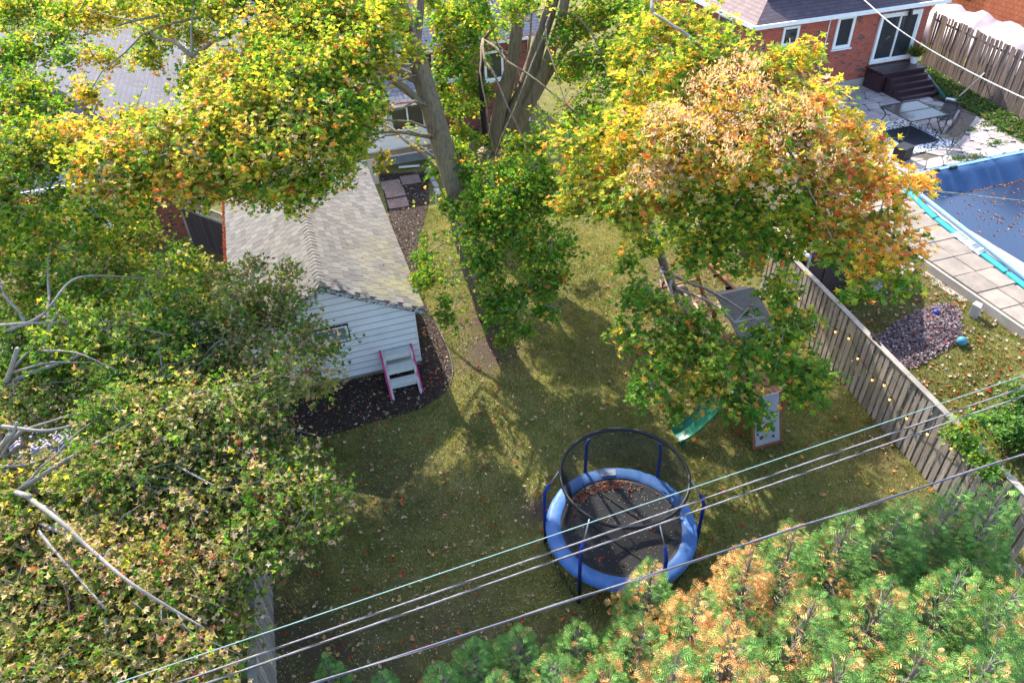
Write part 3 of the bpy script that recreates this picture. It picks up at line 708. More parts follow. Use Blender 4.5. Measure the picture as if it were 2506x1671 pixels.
MB().poly([a, b2, r0]).build('roof_slope', SH_GY2, lh); MB().poly([c, d, r1]).build('roof_slope', SH_GY2, lh)
HIP = M('hip_ridge_shingle', (.13, .125, .17), None, 5, .9, .4)
for e in (a, b2): MB().tube([Vector(e) + Vector((0, 0, .02)), Vector(r0) + Vector((0, 0, .02))], .10, 6).build('hip_ridge', HIP, lh)
MB().tube([r0, r1], .1, 6).build('ridge_cap', HIP, lh)
for (p, q2) in ((a, b2), (b2, c)): MB().bar(Vector(p) - Vector((0, 0, .06)), Vector(q2) - Vector((0, 0, .06)), .06, .14).build('fascia', WHITE, lh)
MB().poly([(X0 - ov, Y0 - ov, ZE - .01), (X1 + ov, Y0 - ov, ZE - .01), (X1 + ov, Y1 + ov, ZE - .01), (X0 - ov, Y1 + ov, ZE - .01)]).build('soffit', WHITE, lh)
window(lh, -8.2, -6.9, 1.0, 2.2, Y0)
# deck with patterned rug
dk = empty('deck', (-9, 17, 0)); tag(dk, 'weathered plank deck at the far left under the tree', 'deck')
DKM = M('grey_deck_plank', (.34, .27, .25), (.22, .175, .165), 3, .85, .4, stretch=(.5, 6, 6), rnd=.15)
pl = MB().box((0, 0, 0), (5.4, .135, .03)).mesh('plank', DKM)
for i in range(24): place('plank', pl, dk, (-9.0, 15.85 + i * .145, .49))
MB().box((-9.0, 15.76, .4), (5.4, .04, .2)).build('edge_board', DKM, dk)
for xx in (-11.4, -9, -6.5):
    for yy in (15.9, 19): MB().box((xx, yy, .22), (.1, .1, .46)).build('post', DKM, dk)
mt, t, b = newmat('diamond_rug'); pp = pos(t); sp = t.nodes.new('ShaderNodeSeparateXYZ'); lk(t, pp, sp.inputs[0])
def mth(op, a, b_=None):
    nd = t.nodes.new('ShaderNodeMath'); nd.operation = op
    for i, q in enumerate((a, b_)):
        if q is None: continue
        if hasattr(q, 'node'): lk(t, q, nd.inputs[i])
        else: nd.inputs[i].default_value = q
    return nd.outputs[0]
uu = mth('MULTIPLY', mth('PINGPONG', sp.outputs[0], .24), 1 / .24); vv = mth('MULTIPLY', mth('PINGPONG', sp.outputs[1], .30), 1 / .30)
dsum = mth('FRACT', mth('MULTIPLY', mth('ADD', uu, vv), 2.0)); f = mth('GREATER_THAN', dsum, .45)
lk(t, mixc(t, f, (.025, .03, .075), (.36, .32, .33)), b.inputs['Base Color']); b.inputs['Roughness'].default_value = .95
rug = empty('patterned_rug', (-9.2, 17.2, .505)); tag(rug, 'navy and cream diamond patterned rug lying on the deck', 'rug')
MB().box((-9.2, 17.45, .511), (4.3, 2.3, .010)).build('field', mt, rug)
MB().box((-9.2, 16.17, .511), (4.3, .2, .010)).build('border', M('navy_cloth', (.025, .04, .12), None, 8, .95, .1), rug)
o = MB().box((-10.3, 20.7, .9), (3.0, .5, .05)).box((-10.3, 20.42, .84), (3.0, .05, .16)).build('porch_ledge', WHITE); tag(o, 'white edged porch ledge beyond the deck at the far left', 'ledge')
for k, (a, c, z) in enumerate(((170, 908, .55), (137, 962, .52))):
    p = at(a, c, z); o = MB().box((p.x, p.y, z + .08), (.38, .26, .16), Matrix.Rotation(.4 + k, 3, 'Z')).build('storage_bin', M('blue_bin_plastic', (.08, .14, .36), None, 4, .5, .1), bevel=.02)
    tag(o, ['small blue bin glimpsed between leaves beyond the deck rug', 'small blue bin glimpsed through leaves at the edge of the deck rug'][k], 'bin', 'blue bins by the deck')

# ------------------------------------------------------------------ right neighbour: patio, pool, house
ZP = 1.5
JOINT = M('patio_joint_soil', (.13, .11, .085), (.07, .065, .045), 6, 1, .6)
mb = MB(); mb.box((23.3, 23.4, ZP - .18), (11.4, 8.6, .30)); patio = mb.build('patio', JOINT); tag(patio, kind='structure')
rs = random.Random(11)
NX, NY = 13, 12; gx0, gx1, gy0, gy1 = 17.8, 28.7, 19.25, 27.2
grid = {}
for i in range(NX + 1):
    for j in range(NY + 1):
        jx = .0 if i in (0, NX) else rs.uniform(-.22, .22); jy = 0 if j in (0, NY) else rs.uniform(-.16, .16)
        if j == 1: jy *= .3
        grid[i, j] = Vector((gx0 + (gx1 - gx0) * i / NX + jx + (.4 if j % 2 and 0 < i < NX else 0), gy0 + (gy1 - gy0) * j / NY + jy, 0))
for i in range(NX):
    for j in range(NY):
        c4 = [grid[i, j], grid[i + 1, j], grid[i + 1, j + 1], grid[i, j + 1]]; cen = sum(c4, Vector()) / 4
        if cen.x > 27.2 and cen.y > 22.5: continue
        if rs.random() < .04: continue
        pts = []
        for k in range(4):
            a, c = c4[k], c4[(k + 1) % 4]
            for tt in (.14, .5, .86):
                q = a.lerp(c, tt); q = cen + (q - cen) * (.955 if tt != .5 else rs.uniform(.92, .98)); pts.append(Vector((q.x - cen.x, q.y - cen.y, 0)))
        mb = MB(); mb.prism(pts, (0, 0, .05)); place('flagstone', mb.mesh('flagstone', FLAG), patio, (cen.x, cen.y, ZP - .035 + rs.uniform(-.006, .008)), (rs.uniform(-.01, .01), rs.uniform(-.01, .01), 0))
# weeds in the joints
def weeds(name, label, n, fx, size=.12, pal=None, cat='weeds'):
    P = np.array([fx() for _ in range(n)]); N = rng.normal(0, .6, (n, 3)); N[:, 2] = .8
    C = pick(rng, n, pal or [((.06, .13, .03), 5), ((.10, .17, .04), 3), ((.25, .2, .06), 1)])
    o = scatter(name, P, N, rng.uniform(size * .5, size * 1.3, n), C, OVAL, LEAF, None, rng); tag(o, label, cat, kind='stuff'); return o
spots = [(at(2165, 298, ZP), .0)] and [at(a, c, ZP) for a, c in ((2238, 362), (2200, 366), (2155, 215), (2225, 300), (2265, 290), (2300, 300), (2330, 310), (2285, 330), (2130, 252))]
def wp():
    s = rs.choice(spots); return (s.x + rs.gauss(0, .22), s.y + rs.gauss(0, .12), ZP + rs.uniform(.02, .10))
weeds('joint_weeds', 'small green weeds growing between the patio flagstones', 900, wp, .09)
# planted strip along the rear fence
FC, FD = (29.9, 28.6), (28.3, 19.5)
def sp_():
    tt = rs.random(); x = FC[0] + (FD[0] - FC[0]) * tt - rs.uniform(.15, 1.5); y = FC[1] + (FD[1] - FC[1]) * tt; return (x, y, ZP - .05 + rs.uniform(0, .22))
weeds('strip_weeds', 'strip of low weeds and grass along the brown fence by the patio', 5200, sp_, .16)
mb = MB(); mb.poly([(27.3, 28.0, ZP + .004), (27.3, 22.4, ZP + .004), (28.0, 19.2, ZP + .004), (29.0, 19.2, ZP + .004), (30.2, 28.0, ZP + .004)]); tag(mb.build('planting_strip', M('strip_soil', (.09, .07, .045), (.05, .05, .03), 5, 1, .5)), kind='structure')
fence('board_fence', FC, FD, 2.5, 'brown vertical board fence beside the patio, behind the leaning wooden pole', .12, .135, GREYWOOD2, GREYWOOD2, both=False, side=-1, cap=False, z0=ZP - .1, seed=8, lean=.012)
# leaning pole
pa, pb = at(2197, 228, ZP + .05), at(2281, 150, 2.75)
o = empty('wooden_pole', pa); tag(o, 'pale wooden pole with cross head leaning against the brown fence', 'pole')
MB().bar(pa, pb, .06, .045).build('shaft', M('pale_pole_wood', (.5, .38, .29), None, 5, .7, .1), o); MB().box(pb, (.3, .12, .06), Matrix.Rotation(.5, 3, 'Z')).build('head', CAPWOOD, o)
# pool slabs and kerb
mb = MB(); mb.box((18.9, 13.6, ZP - .27), (2.5, 11.2, .46)); sb = mb.build('pool_surround', CONC); tag(sb, kind='structure')
poolL = lambda y: 19.28 + (y - 12.5) * .13 + max(0, y - 16.4) * .15
y = 8.2
while y < 19.1:
    h_ = rs.uniform(.78, .92); xe = poolL(y + h_ / 2) - .28; xm = 17.62 + (xe - 17.62) * rs.uniform(.48, .56)
    for (a, c) in ((17.62, xm), (xm, xe)):
        mb = MB(); mb.box((0, 0, 0), (c - a - .025, h_ - .025, .06)); o = place('slab', mb.mesh('slab', SLABM), sb, ((a + c) / 2, y + h_ / 2, ZP - .02 + rs.uniform(-.008, .008)), (rs.uniform(-.012, .012), rs.uniform(-.012, .012), rs.uniform(-.012, .012)))
        bv = o.modifiers.new('bevel', 'BEVEL'); bv.width = .012; bv.segments = 2
    y += h_
mb = MB(); mb.box((17.60, 13.6, ZP - .2), (.10, 11.2, .30)); mb.build('kerb', CONC, sb)
# pool
pool = empty('pool', (23, 14, ZP)); tag(pool, 'rectangular pool under a sagging blue tarp cover with dark water on top', 'pool')
ny_, nx_ = 70, 60; V = []; pr = np.random.default_rng(4)
for j in range(ny_ + 1):
    y = 8.2 + (19.02 - 8.2) * j / ny_; xl = poolL(y)
    for i in range(nx_ + 1):
        x = xl + (28.4 - xl) * (i / nx_) ** 1.3; dl = (x - xl); df = 19.02 - y
        dp = min(dl / .55, df / 1.0, 1.0); dp = max(dp, 0); s = dp * dp * (3 - 2 * dp)
        wr = .05 * math.sin(x * 9 + math.sin(x * 3.1) * 2) * (1 - dp) * dp * 4 * (df < 1.3) + .03 * math.sin(y * 8 + 1.3 * math.sin(y * 2)) * (1 - dp) * dp * 4 * (df >= 1.3)
        V.append((x, y, ZP + .03 - .62 * s + wr + .05 * (vnoise([x], [y], .9, 21)[0] - .5) * dp))
F = [(j * (nx_ + 1) + i, j * (nx_ + 1) + i + 1, (j + 1) * (nx_ + 1) + i + 1, (j + 1) * (nx_ + 1) + i) for j in range(ny_) for i in range(nx_)]
MB().add(V, F).build('tarp_cover', TARPB, pool, smooth=True)
mb = MB(); mb.poly([(poolL(8.2) + .3, 8.2, ZP - .555), (28.4, 8.2, ZP - .555), (28.4, 18.3, ZP - .555), (poolL(18.3) + .35, 18.3, ZP - .555)]); mb.build('water', WATER, pool)
MB().box((24.5, 19.09, ZP + .0), (8, .16, .1)).build('far_coping', M('light_blue_coping', (.18, .36, .55), None, 3, .6, .1), pool)
for a, c in ((9, 11.2), (11.3, 12.9), (13.0, 14.0), (15.3, 16.2), (16.3, 18.6)):
    MB().prism([(poolL(a) - .24, a, ZP + .005), (poolL(a) - .06, a, ZP + .005), (poolL(c) - .06, c, ZP + .005), (poolL(c) - .24, c, ZP + .005)], (0, 0, .05)).build('turquoise_edge', TEALL, pool)
MB().prism([(poolL(8.4) - .05, 8.4, ZP + .0), (poolL(8.4) + .09, 8.4, ZP + .0), (poolL(18.9) + .09, 18.9, ZP + .0), (poolL(18.9) - .05, 18.9, ZP + .0)], (0, 0, .07)).build('liner_edge', M('pale_blue_liner', (.26, .42, .56), (.2, .33, .46), 4, .5, .2), pool)
V = [];
for k in range(60):
    yy = 14.0 + 1.3 * k / 59
    V += [(poolL(yy) - .26 - rs.uniform(0, .06), yy, ZP + .02), (poolL(yy) - .02, yy, ZP + .05 + rs.uniform(0, .07))]
MB().add(V, [(2 * k, 2 * k + 1, 2 * k + 3, 2 * k + 2) for k in range(59)]).build('torn_liner', M('torn_white_liner', (.5, .55, .62), (.3, .36, .45), 8, .6, .3), pool)
for (a, c, n_) in ((2290, 500, 90), (2300, 420, 110)):
    p = at(a, c, ZP - .54); P = np.stack([p.x + rng.normal(0, 1.1, n_), p.y + rng.normal(0, 1.0, n_), np.full(n_, ZP - .545)], 1); P[:, 1] = np.minimum(P[:, 1], 18.1); P[:, 0] = np.maximum(P[:, 0], 20.6)
    N = rng.normal(0, .2, (n_, 3)); N[:, 2] = 1
    o = scatter('floating_leaves', P, N, rng.uniform(.06, .14, n_), pick(rng, n_, [((.4, .18, .10), 3), ((.3, .14, .09), 2), ((.45, .3, .2), 1)]), MAPLE_S, DRYLEAF, pool, rng); tag(o, kind='stuff')
o = MB().box(at(2190, 385, ZP + .06), (.3, .1, .1)).box(at(2150, 392, ZP + .06), (.25, .1, .1)).build('tarp_clip', DARKMET, pool)

# house
KX = .904; HY = 27.27
rh = empty('brick_house', (24, 31, ZP)); tag(rh, 'red brick bungalow with sliding patio door and plum roof at upper right', 'building')
XL, XR, ZW0, ZW1 = 19.35, 28.15, 1.15, 4.85
MB().box(((XL + XR) / 2, HY + 5, (ZW0 + ZW1) / 2), (XR - XL, 10, ZW1 - ZW0)).build('wall', BRICK_R, rh)
MB().box(((XL + XR) / 2, HY + 5, ZW0 + .35), (XR - XL + .06, 10.06, .7)).build('foundation', CONC, rh)
ze = 4.92
MB().prism([(XL - .4, HY - .45, ze), (XL - .4, HY - .45, ze + .07), (XL + .9, HY + .75, ze + .62), (XL + .9, HY + .75, ze + .5)], (0, 0, 0)) if False else None
mb = MB(); mb.add([(XL - .45, HY - .45, ze), (XR + .45, HY - .45, ze), (XR - .4, HY + .85, ze + .62), (XL + .85, HY + .85, ze + .62)], [(0, 1, 2, 3)]); mb.build('skirt_roof', SH_PX, rh)
xm = (XL + XR) / 2
mb = MB(); mb.add([(XL - .45, HY - .45, ze), (XL + .85, HY + .85, ze + .62), (xm, HY + .85, ze + 2.55), (xm, HY + 10, ze + 2.55), (XL - .45, HY + 10, ze)], [(0, 1, 2, 3, 4)]); mb.build('roof_slope', SH_PY, rh)
mb = MB(); mb.add([(XR + .45, HY - .45, ze), (XR - .4, HY + .85, ze + .62), (xm, HY + .85, ze + 2.55), (xm, HY + 10, ze + 2.55), (XR + .45, HY + 10, ze)], [(4, 3, 2, 1, 0)]); mb.build('roof_slope', SH_PY, rh)
mb = MB(); mb.prism([(XL + .95, HY + .9, ze + .60), (XR - .5, HY + .9, ze + .60), (xm, HY + .9, ze + 2.4)], (0, .1, 0)); mb.build('gable_siding', SIDING, rh)
MB().bar((XL + .8, HY + .84, ze + .67), (xm, HY + .84, ze + 2.57), .06, .16).build('rake_board', M('dark_red_trim', (.2, .04, .05), None, 4, .6, .1), rh)
MB().box((xm, HY - .48, ze - .02), (XR - XL + .95, .08, .16)).build('fascia', WHITE, rh)
MB().box((XL - .48, HY + 4.8, ze - .02), (.08, 10.4, .16)).build('fascia', WHITE, rh)
MB().box((xm, HY - .2, ze - .05), (XR - XL + .8, .5, .03)).build('soffit', WHITE, rh)
# sliding door
dx0, dx1, dz0, dz1 = 25.5, 27.66, 2.45, 4.58
dr = empty('sliding_door', ((dx0 + dx1) / 2, HY, dz0)); dr.parent = rh; dr.location = Vector(((dx0 + dx1) / 2, HY, dz0)) - WO[rh.name]
frame_ring(MB(), dx0, dx1, dz0, dz1, HY - .09, HY + .02, .12).build('frame', WHITE, dr)
for a, c, yy in ((dx0 + .12, (dx0 + dx1) / 2 + .03, HY - .02), ((dx0 + dx1) / 2 - .03, dx1 - .12, HY - .055)):
    frame_ring(MB(), a, c, dz0 + .12, dz1 - .12, yy - .015, yy + .015, .07).build('sash', WHITE, dr)
    MB().box(((a + c) / 2, yy, (dz0 + dz1) / 2), (c - a - .13, .01, dz1 - dz0 - .37)).build('pane', PANE, dr)
window(rh, 23.27, 24.18, 3.38, 4.73, HY, .13)
window(rh, 20.6, 21.4, 3.85, 4.62, HY, .1)
sw = empty('window', (XL, 29.5, 3.2)); sw.parent = rh; sw.location = Vector((XL, 29.5, 3.2)) - WO[rh.name]
MB().box((XL - .02, 29.6, 4.0), (.08, 1.2, 1.3)).build('frame', WHITE, sw); MB().box((XL - .065, 29.6, 4.0), (.02, .98, 1.08)).build('pane', PANE, sw)
MB().tube([(22.85, HY - .03, 2.6), (22.88, HY - .03, 4.8)], .025, 6).build('conduit', WHITE, rh)
lt = MB(); lt.box((26.85, HY - .06, 4.70), (.12, .1, .12)); lt.tube([(26.85, HY - .12, 4.74), (26.85, HY - .22, 4.66), (26.85, HY - .24, 4.45)], [.03, .07, .1], 8); lt.build('porch_light', DARKMET, rh)
# dark stained steps
sp = empty('porch_steps', (26.4, 26, ZP)); tag(sp, 'dark plum stained wooden steps below the sliding door', 'steps')
lz = 2.38; sx0, sx1 = 25.35, 27.75
MB().box(((sx0 + sx1) / 2, HY - .62, lz - .03), (sx1 - sx0, 1.12, .07)).build('landing', PURPLE, sp, bevel=.01)
MB().box(((sx0 + sx1) / 2, HY - .62, (ZP + lz) / 2 - .06), (sx1 - sx0 - .1, 1.0, lz - ZP - .1)).build('base', PURPLE, sp)
for k in range(4):
    zt = lz - .178 * (k + 1); yy = HY - 1.18 - .29 * k - .145
    MB().box(((sx0 + sx1) / 2 + .06, yy, zt - .025), (sx1 - sx0 - .34, .33, .05)).build('tread', PURPLE, sp, bevel=.008)
    MB().box(((sx0 + sx1) / 2 + .06, yy + .0, (ZP + zt) / 2 - .03), (sx1 - sx0 - .42, .26, zt - ZP - .05)).build('riser', PURPLE, sp)
# planter with grass by the door
pl_ = empty('planter', (27.55, HY - .5, lz)); tag(pl_, 'white pot of spiky ornamental grass beside the sliding door', 'planter')
MB().tube([(27.55, HY - .5, lz + .005), (27.55, HY - .5, lz + .3)], [.14, .2], 12).build('pot', WHITE, pl_, smooth=False)
n_ = 420; A = rng.uniform(0, 2 * math.pi, n_); el = rng.uniform(.35, 1.35, n_); dirv = np.stack([np.cos(A) * np.cos(el), np.sin(A) * np.cos(el), np.sin(el)], 1)
P = np.array([27.55, HY - .5, lz + .28]) + dirv * rng.uniform(.2, .42, (n_, 1)); N = np.cross(dirv, rng.normal(size=(n_, 3)))
BLADE = (np.array([(-.03, -.5, 0), (.03, -.5, 0), (0, .6, 0)]), np.array([(0, 1, 2)]))
o = scatter('foliage', P, N, rng.uniform(.4, .62, n_), pick(rng, n_, [((.14, .16, .03), 3), ((.25, .22, .07), 2), ((.08, .12, .02), 2)]), BLADE, LEAF, pl_, rng, up=dirv); tag(o, kind='stuff')
# drain pipe
q0, q1 = at(2119, 160, 2.1), at(2172, 228, ZP + .1)
o = empty('drain_pipe', q1); tag(o, 'dark green drain pipe with pale spout running from the house corner to the patio', 'pipe')
MB().tube([q0, q0.lerp(q1, .45)], .075, 10).build('upper_pipe', GALV, o, smooth=True); MB().tube([q0.lerp(q1, .44), q1], .08, 10).build('lower_pipe', M('dark_green_pipe', (.02, .08, .06), None, 6, .5, .1), o, smooth=True); MB().tube([q1, q1 + Vector((.35, -.3, -.04))], [.075, .09], 8).build('spout', WHITE, o, smooth=True)
# patio rug
rp = [at(2050, 332, ZP + .03), at(2128, 306, ZP + .03)]
mt, t, b = newmat('black_white_rug'); pp = pos(t)
lk(t, ramp(t, noise(t, 14, pp, 2, .4), [(.50, (.75, .75, .78)), (.53, (.05, .05, .07))]), b.inputs['Base Color']); b.inputs['Roughness'].default_value = .95
rug2 = empty('patio_rug', (23.4, 21.8, ZP)); tag(rug2, 'black centred white scroll patterned rug under the patio table', 'rug')
MB().box((23.4, 21.95, ZP + .024), (2.5, 2.9, .008)).build('border', mt, rug2); MB().box((23.4, 21.85, ZP + .031), (1.6, 1.6, .008)).build('centre', M('black_rug_cloth', (.03, .03, .045), None, 8, .95, .1), rug2)
# table
tb = empty('patio_table', (23.9, 22.5, ZP)); tag(tb, 'rectangular smoked glass patio table with thin dark metal legs', 'table')
tz = ZP + .78; tx0, tx1, ty0, ty1 = 23.0, 24.75, 21.6, 23.3
for k in range(2):
    c0 = ty0 + (ty1 - ty0) * k / 2
    MB().box(((tx0 + tx1) / 2, c0 + (ty1 - ty0) / 4, tz), (tx1 - tx0 - .06, (ty1 - ty0) / 2 - .05, .008)).build('glass_top', TABLEG, tb)
mb = MB()
mb.bar((tx0, ty0, tz), (tx1, ty0, tz), .045, .04).bar((tx0, ty1, tz), (tx1, ty1, tz), .045, .04).bar((tx0, ty0, tz - .002), (tx0, ty1, tz - .002), .04, .036).bar((tx1, ty0, tz - .002), (tx1, ty1, tz - .002), .04, .036).bar((tx0, (ty0 + ty1) / 2, tz - .003), (tx1, (ty0 + ty1) / 2, tz - .003), .04, .03); mb.build('frame', DARKMET, tb)
for sx_, sy_ in ((tx0, ty0), (tx1, ty0), (tx0, ty1), (tx1, ty1)):
    cx, cy = (tx0 + tx1) / 2, (ty0 + ty1) / 2; vx = Vector((cx - sx_, cy - sy_, 0)).normalized()
    b0 = Vector((sx_, sy_, 0)); MB().tube(curve_pts([b0 + Vector((0, 0, tz - .02)), b0 + vx * .22 + Vector((0, 0, tz - .25)), b0 + vx * .2 + Vector((0, 0, ZP + .35)), b0 + Vector((0, 0, ZP + .02))], 4), .022, 6).build('leg', DARKMET, tb, smooth=True)
# sling chairs
def rot2(v, a, o): return Vector((o[0] + v[0] * math.cos(a) - v[1] * math.sin(a), o[1] + v[0] * math.sin(a) + v[1] * math.cos(a), o[2] + v[2]))
def chair(loc, yaw, label, recline, sc=1.1):
    root = empty('patio_chair', loc); tag(root, label, 'chair', 'patio chairs')
    f = lambda x, y, z: rot2((x * sc, y * sc, z * sc), yaw, loc)
    bk = (.30, .50) if not recline else (.55, .72)
    w_ = .27
    MB().add([f(-w_, -.26, .44), f(w_, -.26, .44), f(w_, .22, .38), f(-w_, .22, .38)], [(0, 1, 2, 3)]).build('seat', SLINGM, root)
    n_ = 5; V = []
    for k in range(n_ + 1):
        tt = k / n_; yy = .22 + (bk[0]) * tt * .9; zz = .38 + (bk[1] if not recline else .72) * tt; cr = (.03 if recline else .05) * math.sin(math.pi * tt)
        V += [f(-w_ * (1 if recline else 1 - .12 * tt * tt), yy + cr, zz), f(w_ * (1 if recline else 1 - .12 * tt * tt), yy + cr, zz)]
    MB().add(V, [(2 * k, 2 * k + 1, 2 * k + 3, 2 * k + 2) for k in range(n_)]).build('backrest', SLINGM, root)
    top = V[-2:]
    for s in (-1, 1):
        x = s * (w_ + .012)
        ytop = .22 + bk[0] * .9; ztop = .38 + (bk[1] if not recline else .72)
        MB().tube([f(x, -.27, .44), f(x, .22, .38), f(x * (1 if recline else .9), ytop, ztop)], .015, 6).build('side_rail', DARKMET, root)
        MB().tube([f(x, -.27, .44), f(x, -.33, .02)] if not recline else [f(x, -.36, .02), f(x, .30, .58)], .015, 6).build('leg', DARKMET, root)
        MB().tube([f(x, .22, .38), f(x, .42, .02)] if not recline else [f(x, -.25, .44), f(x, .42, .02)], .015, 6).build('leg', DARKMET, root)
        MB().tube(curve_pts([f(x + s * .03, -.30, .30), f(x + s * .03, -.26, .62), f(x + s * .03, .28, .64)], 4), .017, 6).build('armrest', DARKMET, root)
    MB().tube([f(-w_ * (1 if recline else .9), .22 + bk[0] * .9, .38 + (bk[1] if not recline else .72)), f(w_ * (1 if recline else .9), .22 + bk[0] * .9, .38 + (bk[1] if not recline else .72))], .015, 6).build('top_rail', DARKMET, root)
    MB().tube([f(-w_, -.28, .44), f(w_, -.28, .44)], .013, 6).build('cross_bar', DARKMET, root)
    return root
p = at(2167, 300, ZP + .02); chair((p.x, p.y + .25, ZP + .02), R_(-70), 'upright dark sling chair at the far side of the patio table', False)
p = at(2168, 345, ZP + .02); chair((p.x + .15, p.y + .1, ZP + .02), R_(-76), 'reclining dark sling chair nearest the pool', True, 1.12)
# grill, dark planter box glimpsed behind leaves
p = at(2070, 362, ZP + .1); o = MB().box((p.x, p.y, ZP + .28), (.6, .45, .5), Matrix.Rotation(.3, 3, 'Z')).box((p.x, p.y, ZP + .545), (.66, .5, .03), Matrix.Rotation(.3, 3, 'Z')).build('black_box', BLACKP, bevel=.02); tag(o, 'black lidded box at the pool corner of the patio, half hidden by red leaves', 'box')
p = at(1975, 180, ZP + .1); gr_ = empty('barbecue', (p.x, p.y, ZP)); tag(gr_, 'covered grey barbecue by the brick wall left of the steps', 'barbecue')
MB().box((p.x, p.y + .2, ZP + .5), (1.0, .5, .75)).build('body', DARKMET, gr_, bevel=.03); MB().tube([(p.x - .5, p.y + .2, ZP + .92), (p.x + .5, p.y + .2, ZP + .92)], .26, 12).build('lid', M('grey_cover', (.3, .3, .32), None, 3, .7, .2), gr_, smooth=True)
p = at(1920, 252, ZP + .05); o = MB().sphere((p.x, p.y, ZP + .22), .3, 12, 8, (1.2, .9, .5)).build('blue_pool_toy', M('blue_patterned_vinyl', (.12, .35, .6), (.5, .6, .7), 9, .4, 0), smooth=True); tag(o, 'crumpled blue patterned toy on the patio seen through the leaves', 'toy')
# orange shingled house and pale tarp behind the fence
oh = empty('orange_building', (37, 34, 0)); tag(oh, 'orange shingle clad building at the top right corner', 'building')
MB().box((37.6, 33.5, 2.6), (6.5, 12, 5.2)).build('wall', SH_OR, oh); MB().box((34.32, 31.5, 3.9), (.1, 1.0, 1.1)).build('window', PANE, oh)
V = []; nn = 24
for j in range(nn + 1):
    for i in range(9):
        x = 30.6 + i * .36; y = 20.5 + j * .42; ridge = 1 - abs(i - 4) / 4
        V.append((x + .06 * math.sin(j * 2.1), y, ZP + .7 + 1.5 * ridge ** .8 + .12 * math.sin(j * 1.7 + i * .8) + .05 * math.sin(j * 5.3)))
o = MB().add(V, [(j * 9 + i, j * 9 + i + 1, (j + 1) * 9 + i + 1, (j + 1) * 9 + i) for j in range(nn) for i in range(8)]).build('tarp', TARPP, smooth=True)
o.modifiers.new('solid', 'SOLIDIFY').thickness = .02; tag(o, 'pale pink tarpaulin draped in folds behind the brown fence', 'tarp')

# shed behind the fence
shd = empty('garden_shed', (15.2, 17, 0)); tag(shd, 'dark brown shed with brown shingled roof behind the grey fence', 'shed')
MB().prism([(13.98, 15.25, 0), (16.5, 15.25, 0), (16.5, 15.25, 2.3), (15.24, 15.25, 3.1), (13.98, 15.25, 2.3)], (0, 3.4, 0)).build('wall', BROWNWALL, shd)
for s, xa, xb in ((1, 13.74, 15.24), (-1, 16.74, 15.24)):
    za = 2.3 - .24 * .64 + .05; MB().prism([(xa, 15.0, za), (xb, 15.0, 3.19), (xb, 15.0, 3.12), (xa, 15.0, za - .07)], (0, 3.9, 0)).build('roof_slope', SH_BX, shd)
MB().box((13.70, 16.95, 2.13), (.08, 3.9, .09)).build('gutter', WHITE, shd); MB().tube([(13.93, 15.2, 2.1), (13.93, 15.2, .1)], .045, 8).build('downspout', M('pale_downspout', (.5, .5, .55), None, 5, .5, .05), shd)
MB().box((15.1, 15.235, 1.0), (.9, .04, 1.9)).build('door', BROWNWALL, shd)

# stones, balls, mulch pile, squirrel on the neighbour's lawn
def gpt(dx, dy):
    z = .5
    for _ in range(12): p = at(dx, dy, z); z = float(gh(p.x, p.y))
    return at(dx, dy, z)
p = gpt(2148, 724); o = MB().sphere(p + Vector((0, 0, .095)), .10, 20, 12).build('ball', BALLP, smooth=True); tag(o, 'small violet blue ball on the grass above the leaf pile', 'ball')
p = gpt(2206, 792); o = MB().sphere(p + Vector((0, 0, .13)), .135, 24, 14).build('ball', BALLT, smooth=True); tag(o, 'larger teal ball at the right of the leaf pile', 'ball')
p = gpt(2235, 728); mb = MB(); mb.prism([(-.1, -.12, 0), (.14, -.1, 0), (.16, .1, 0), (-.06, .14, 0)], (.03, .05, .42)); o = mb.build('upright_stone', CONC, bevel=.02); o.location = p; o.rotation_euler = (.1, -.1, .5); tag(o, 'narrow upright stone at the edge of the neighbouring lawn', 'stone')
for k, (a, c, s) in enumerate(((2190, 665, 1.1), (2155, 640, .8), (2010, 655, .45), (2075, 620, .5))):
    p = gpt(a, c); ptsl = [Vector((math.cos(q * math.pi / 4 + .2) * s * rs.uniform(.75, 1) * .9, math.sin(q * math.pi / 4 + .2) * s * rs.uniform(.75, 1) * .7, 0)) for q in range(8)]
    mb = MB(); mb.prism(ptsl, (0, 0, .06)); o = mb.build('stepping_stone', CONC, bevel=.015); o.location = p + Vector((0, 0, -.005)); o.rotation_euler = (0, -.24, 0)
    tag(o, ['largest flat grey stone below the pool kerb', 'flat grey stone between the pool kerb and the red leaves', 'small flat stone near the fence under the red leaves', 'small flat stone beside the shed under the red leaves'][k], 'stone', 'flat stones on the neighbouring lawn')
pc = gpt(2105, 778); n_ = 5200
rr = np.sqrt(rng.random(n_)); A = rng.uniform(0, 2 * math.pi, n_); x = pc.x + rr * np.cos(A) * 1.35 * (1 + .2 * np.sin(3 * A)) + .0; y = pc.y + rr * np.sin(A) * .95 * (1 + .15 * np.cos(2 * A)); z = gh(x, y) + .02 + .10 * (1 - rr ** 2) + rng.uniform(0, .02, n_)
N = rng.normal(0, .5, (n_, 3)); N[:, 2] = 1
o = scatter('leaf_pile', np.stack([x, y, z], 1), N, rng.uniform(.05, .12, n_), pick(rng, n_, [((.17, .12, .13), 5), ((.26, .20, .21), 4), ((.09, .06, .065), 4), ((.40, .34, .36), 1.5), ((.32, .06, .05), .7)]), CHIP, CHIPM, None, rng); tag(o, 'flat pile of purplish grey wood chips on the neighbouring lawn', 'wood chips', kind='stuff')

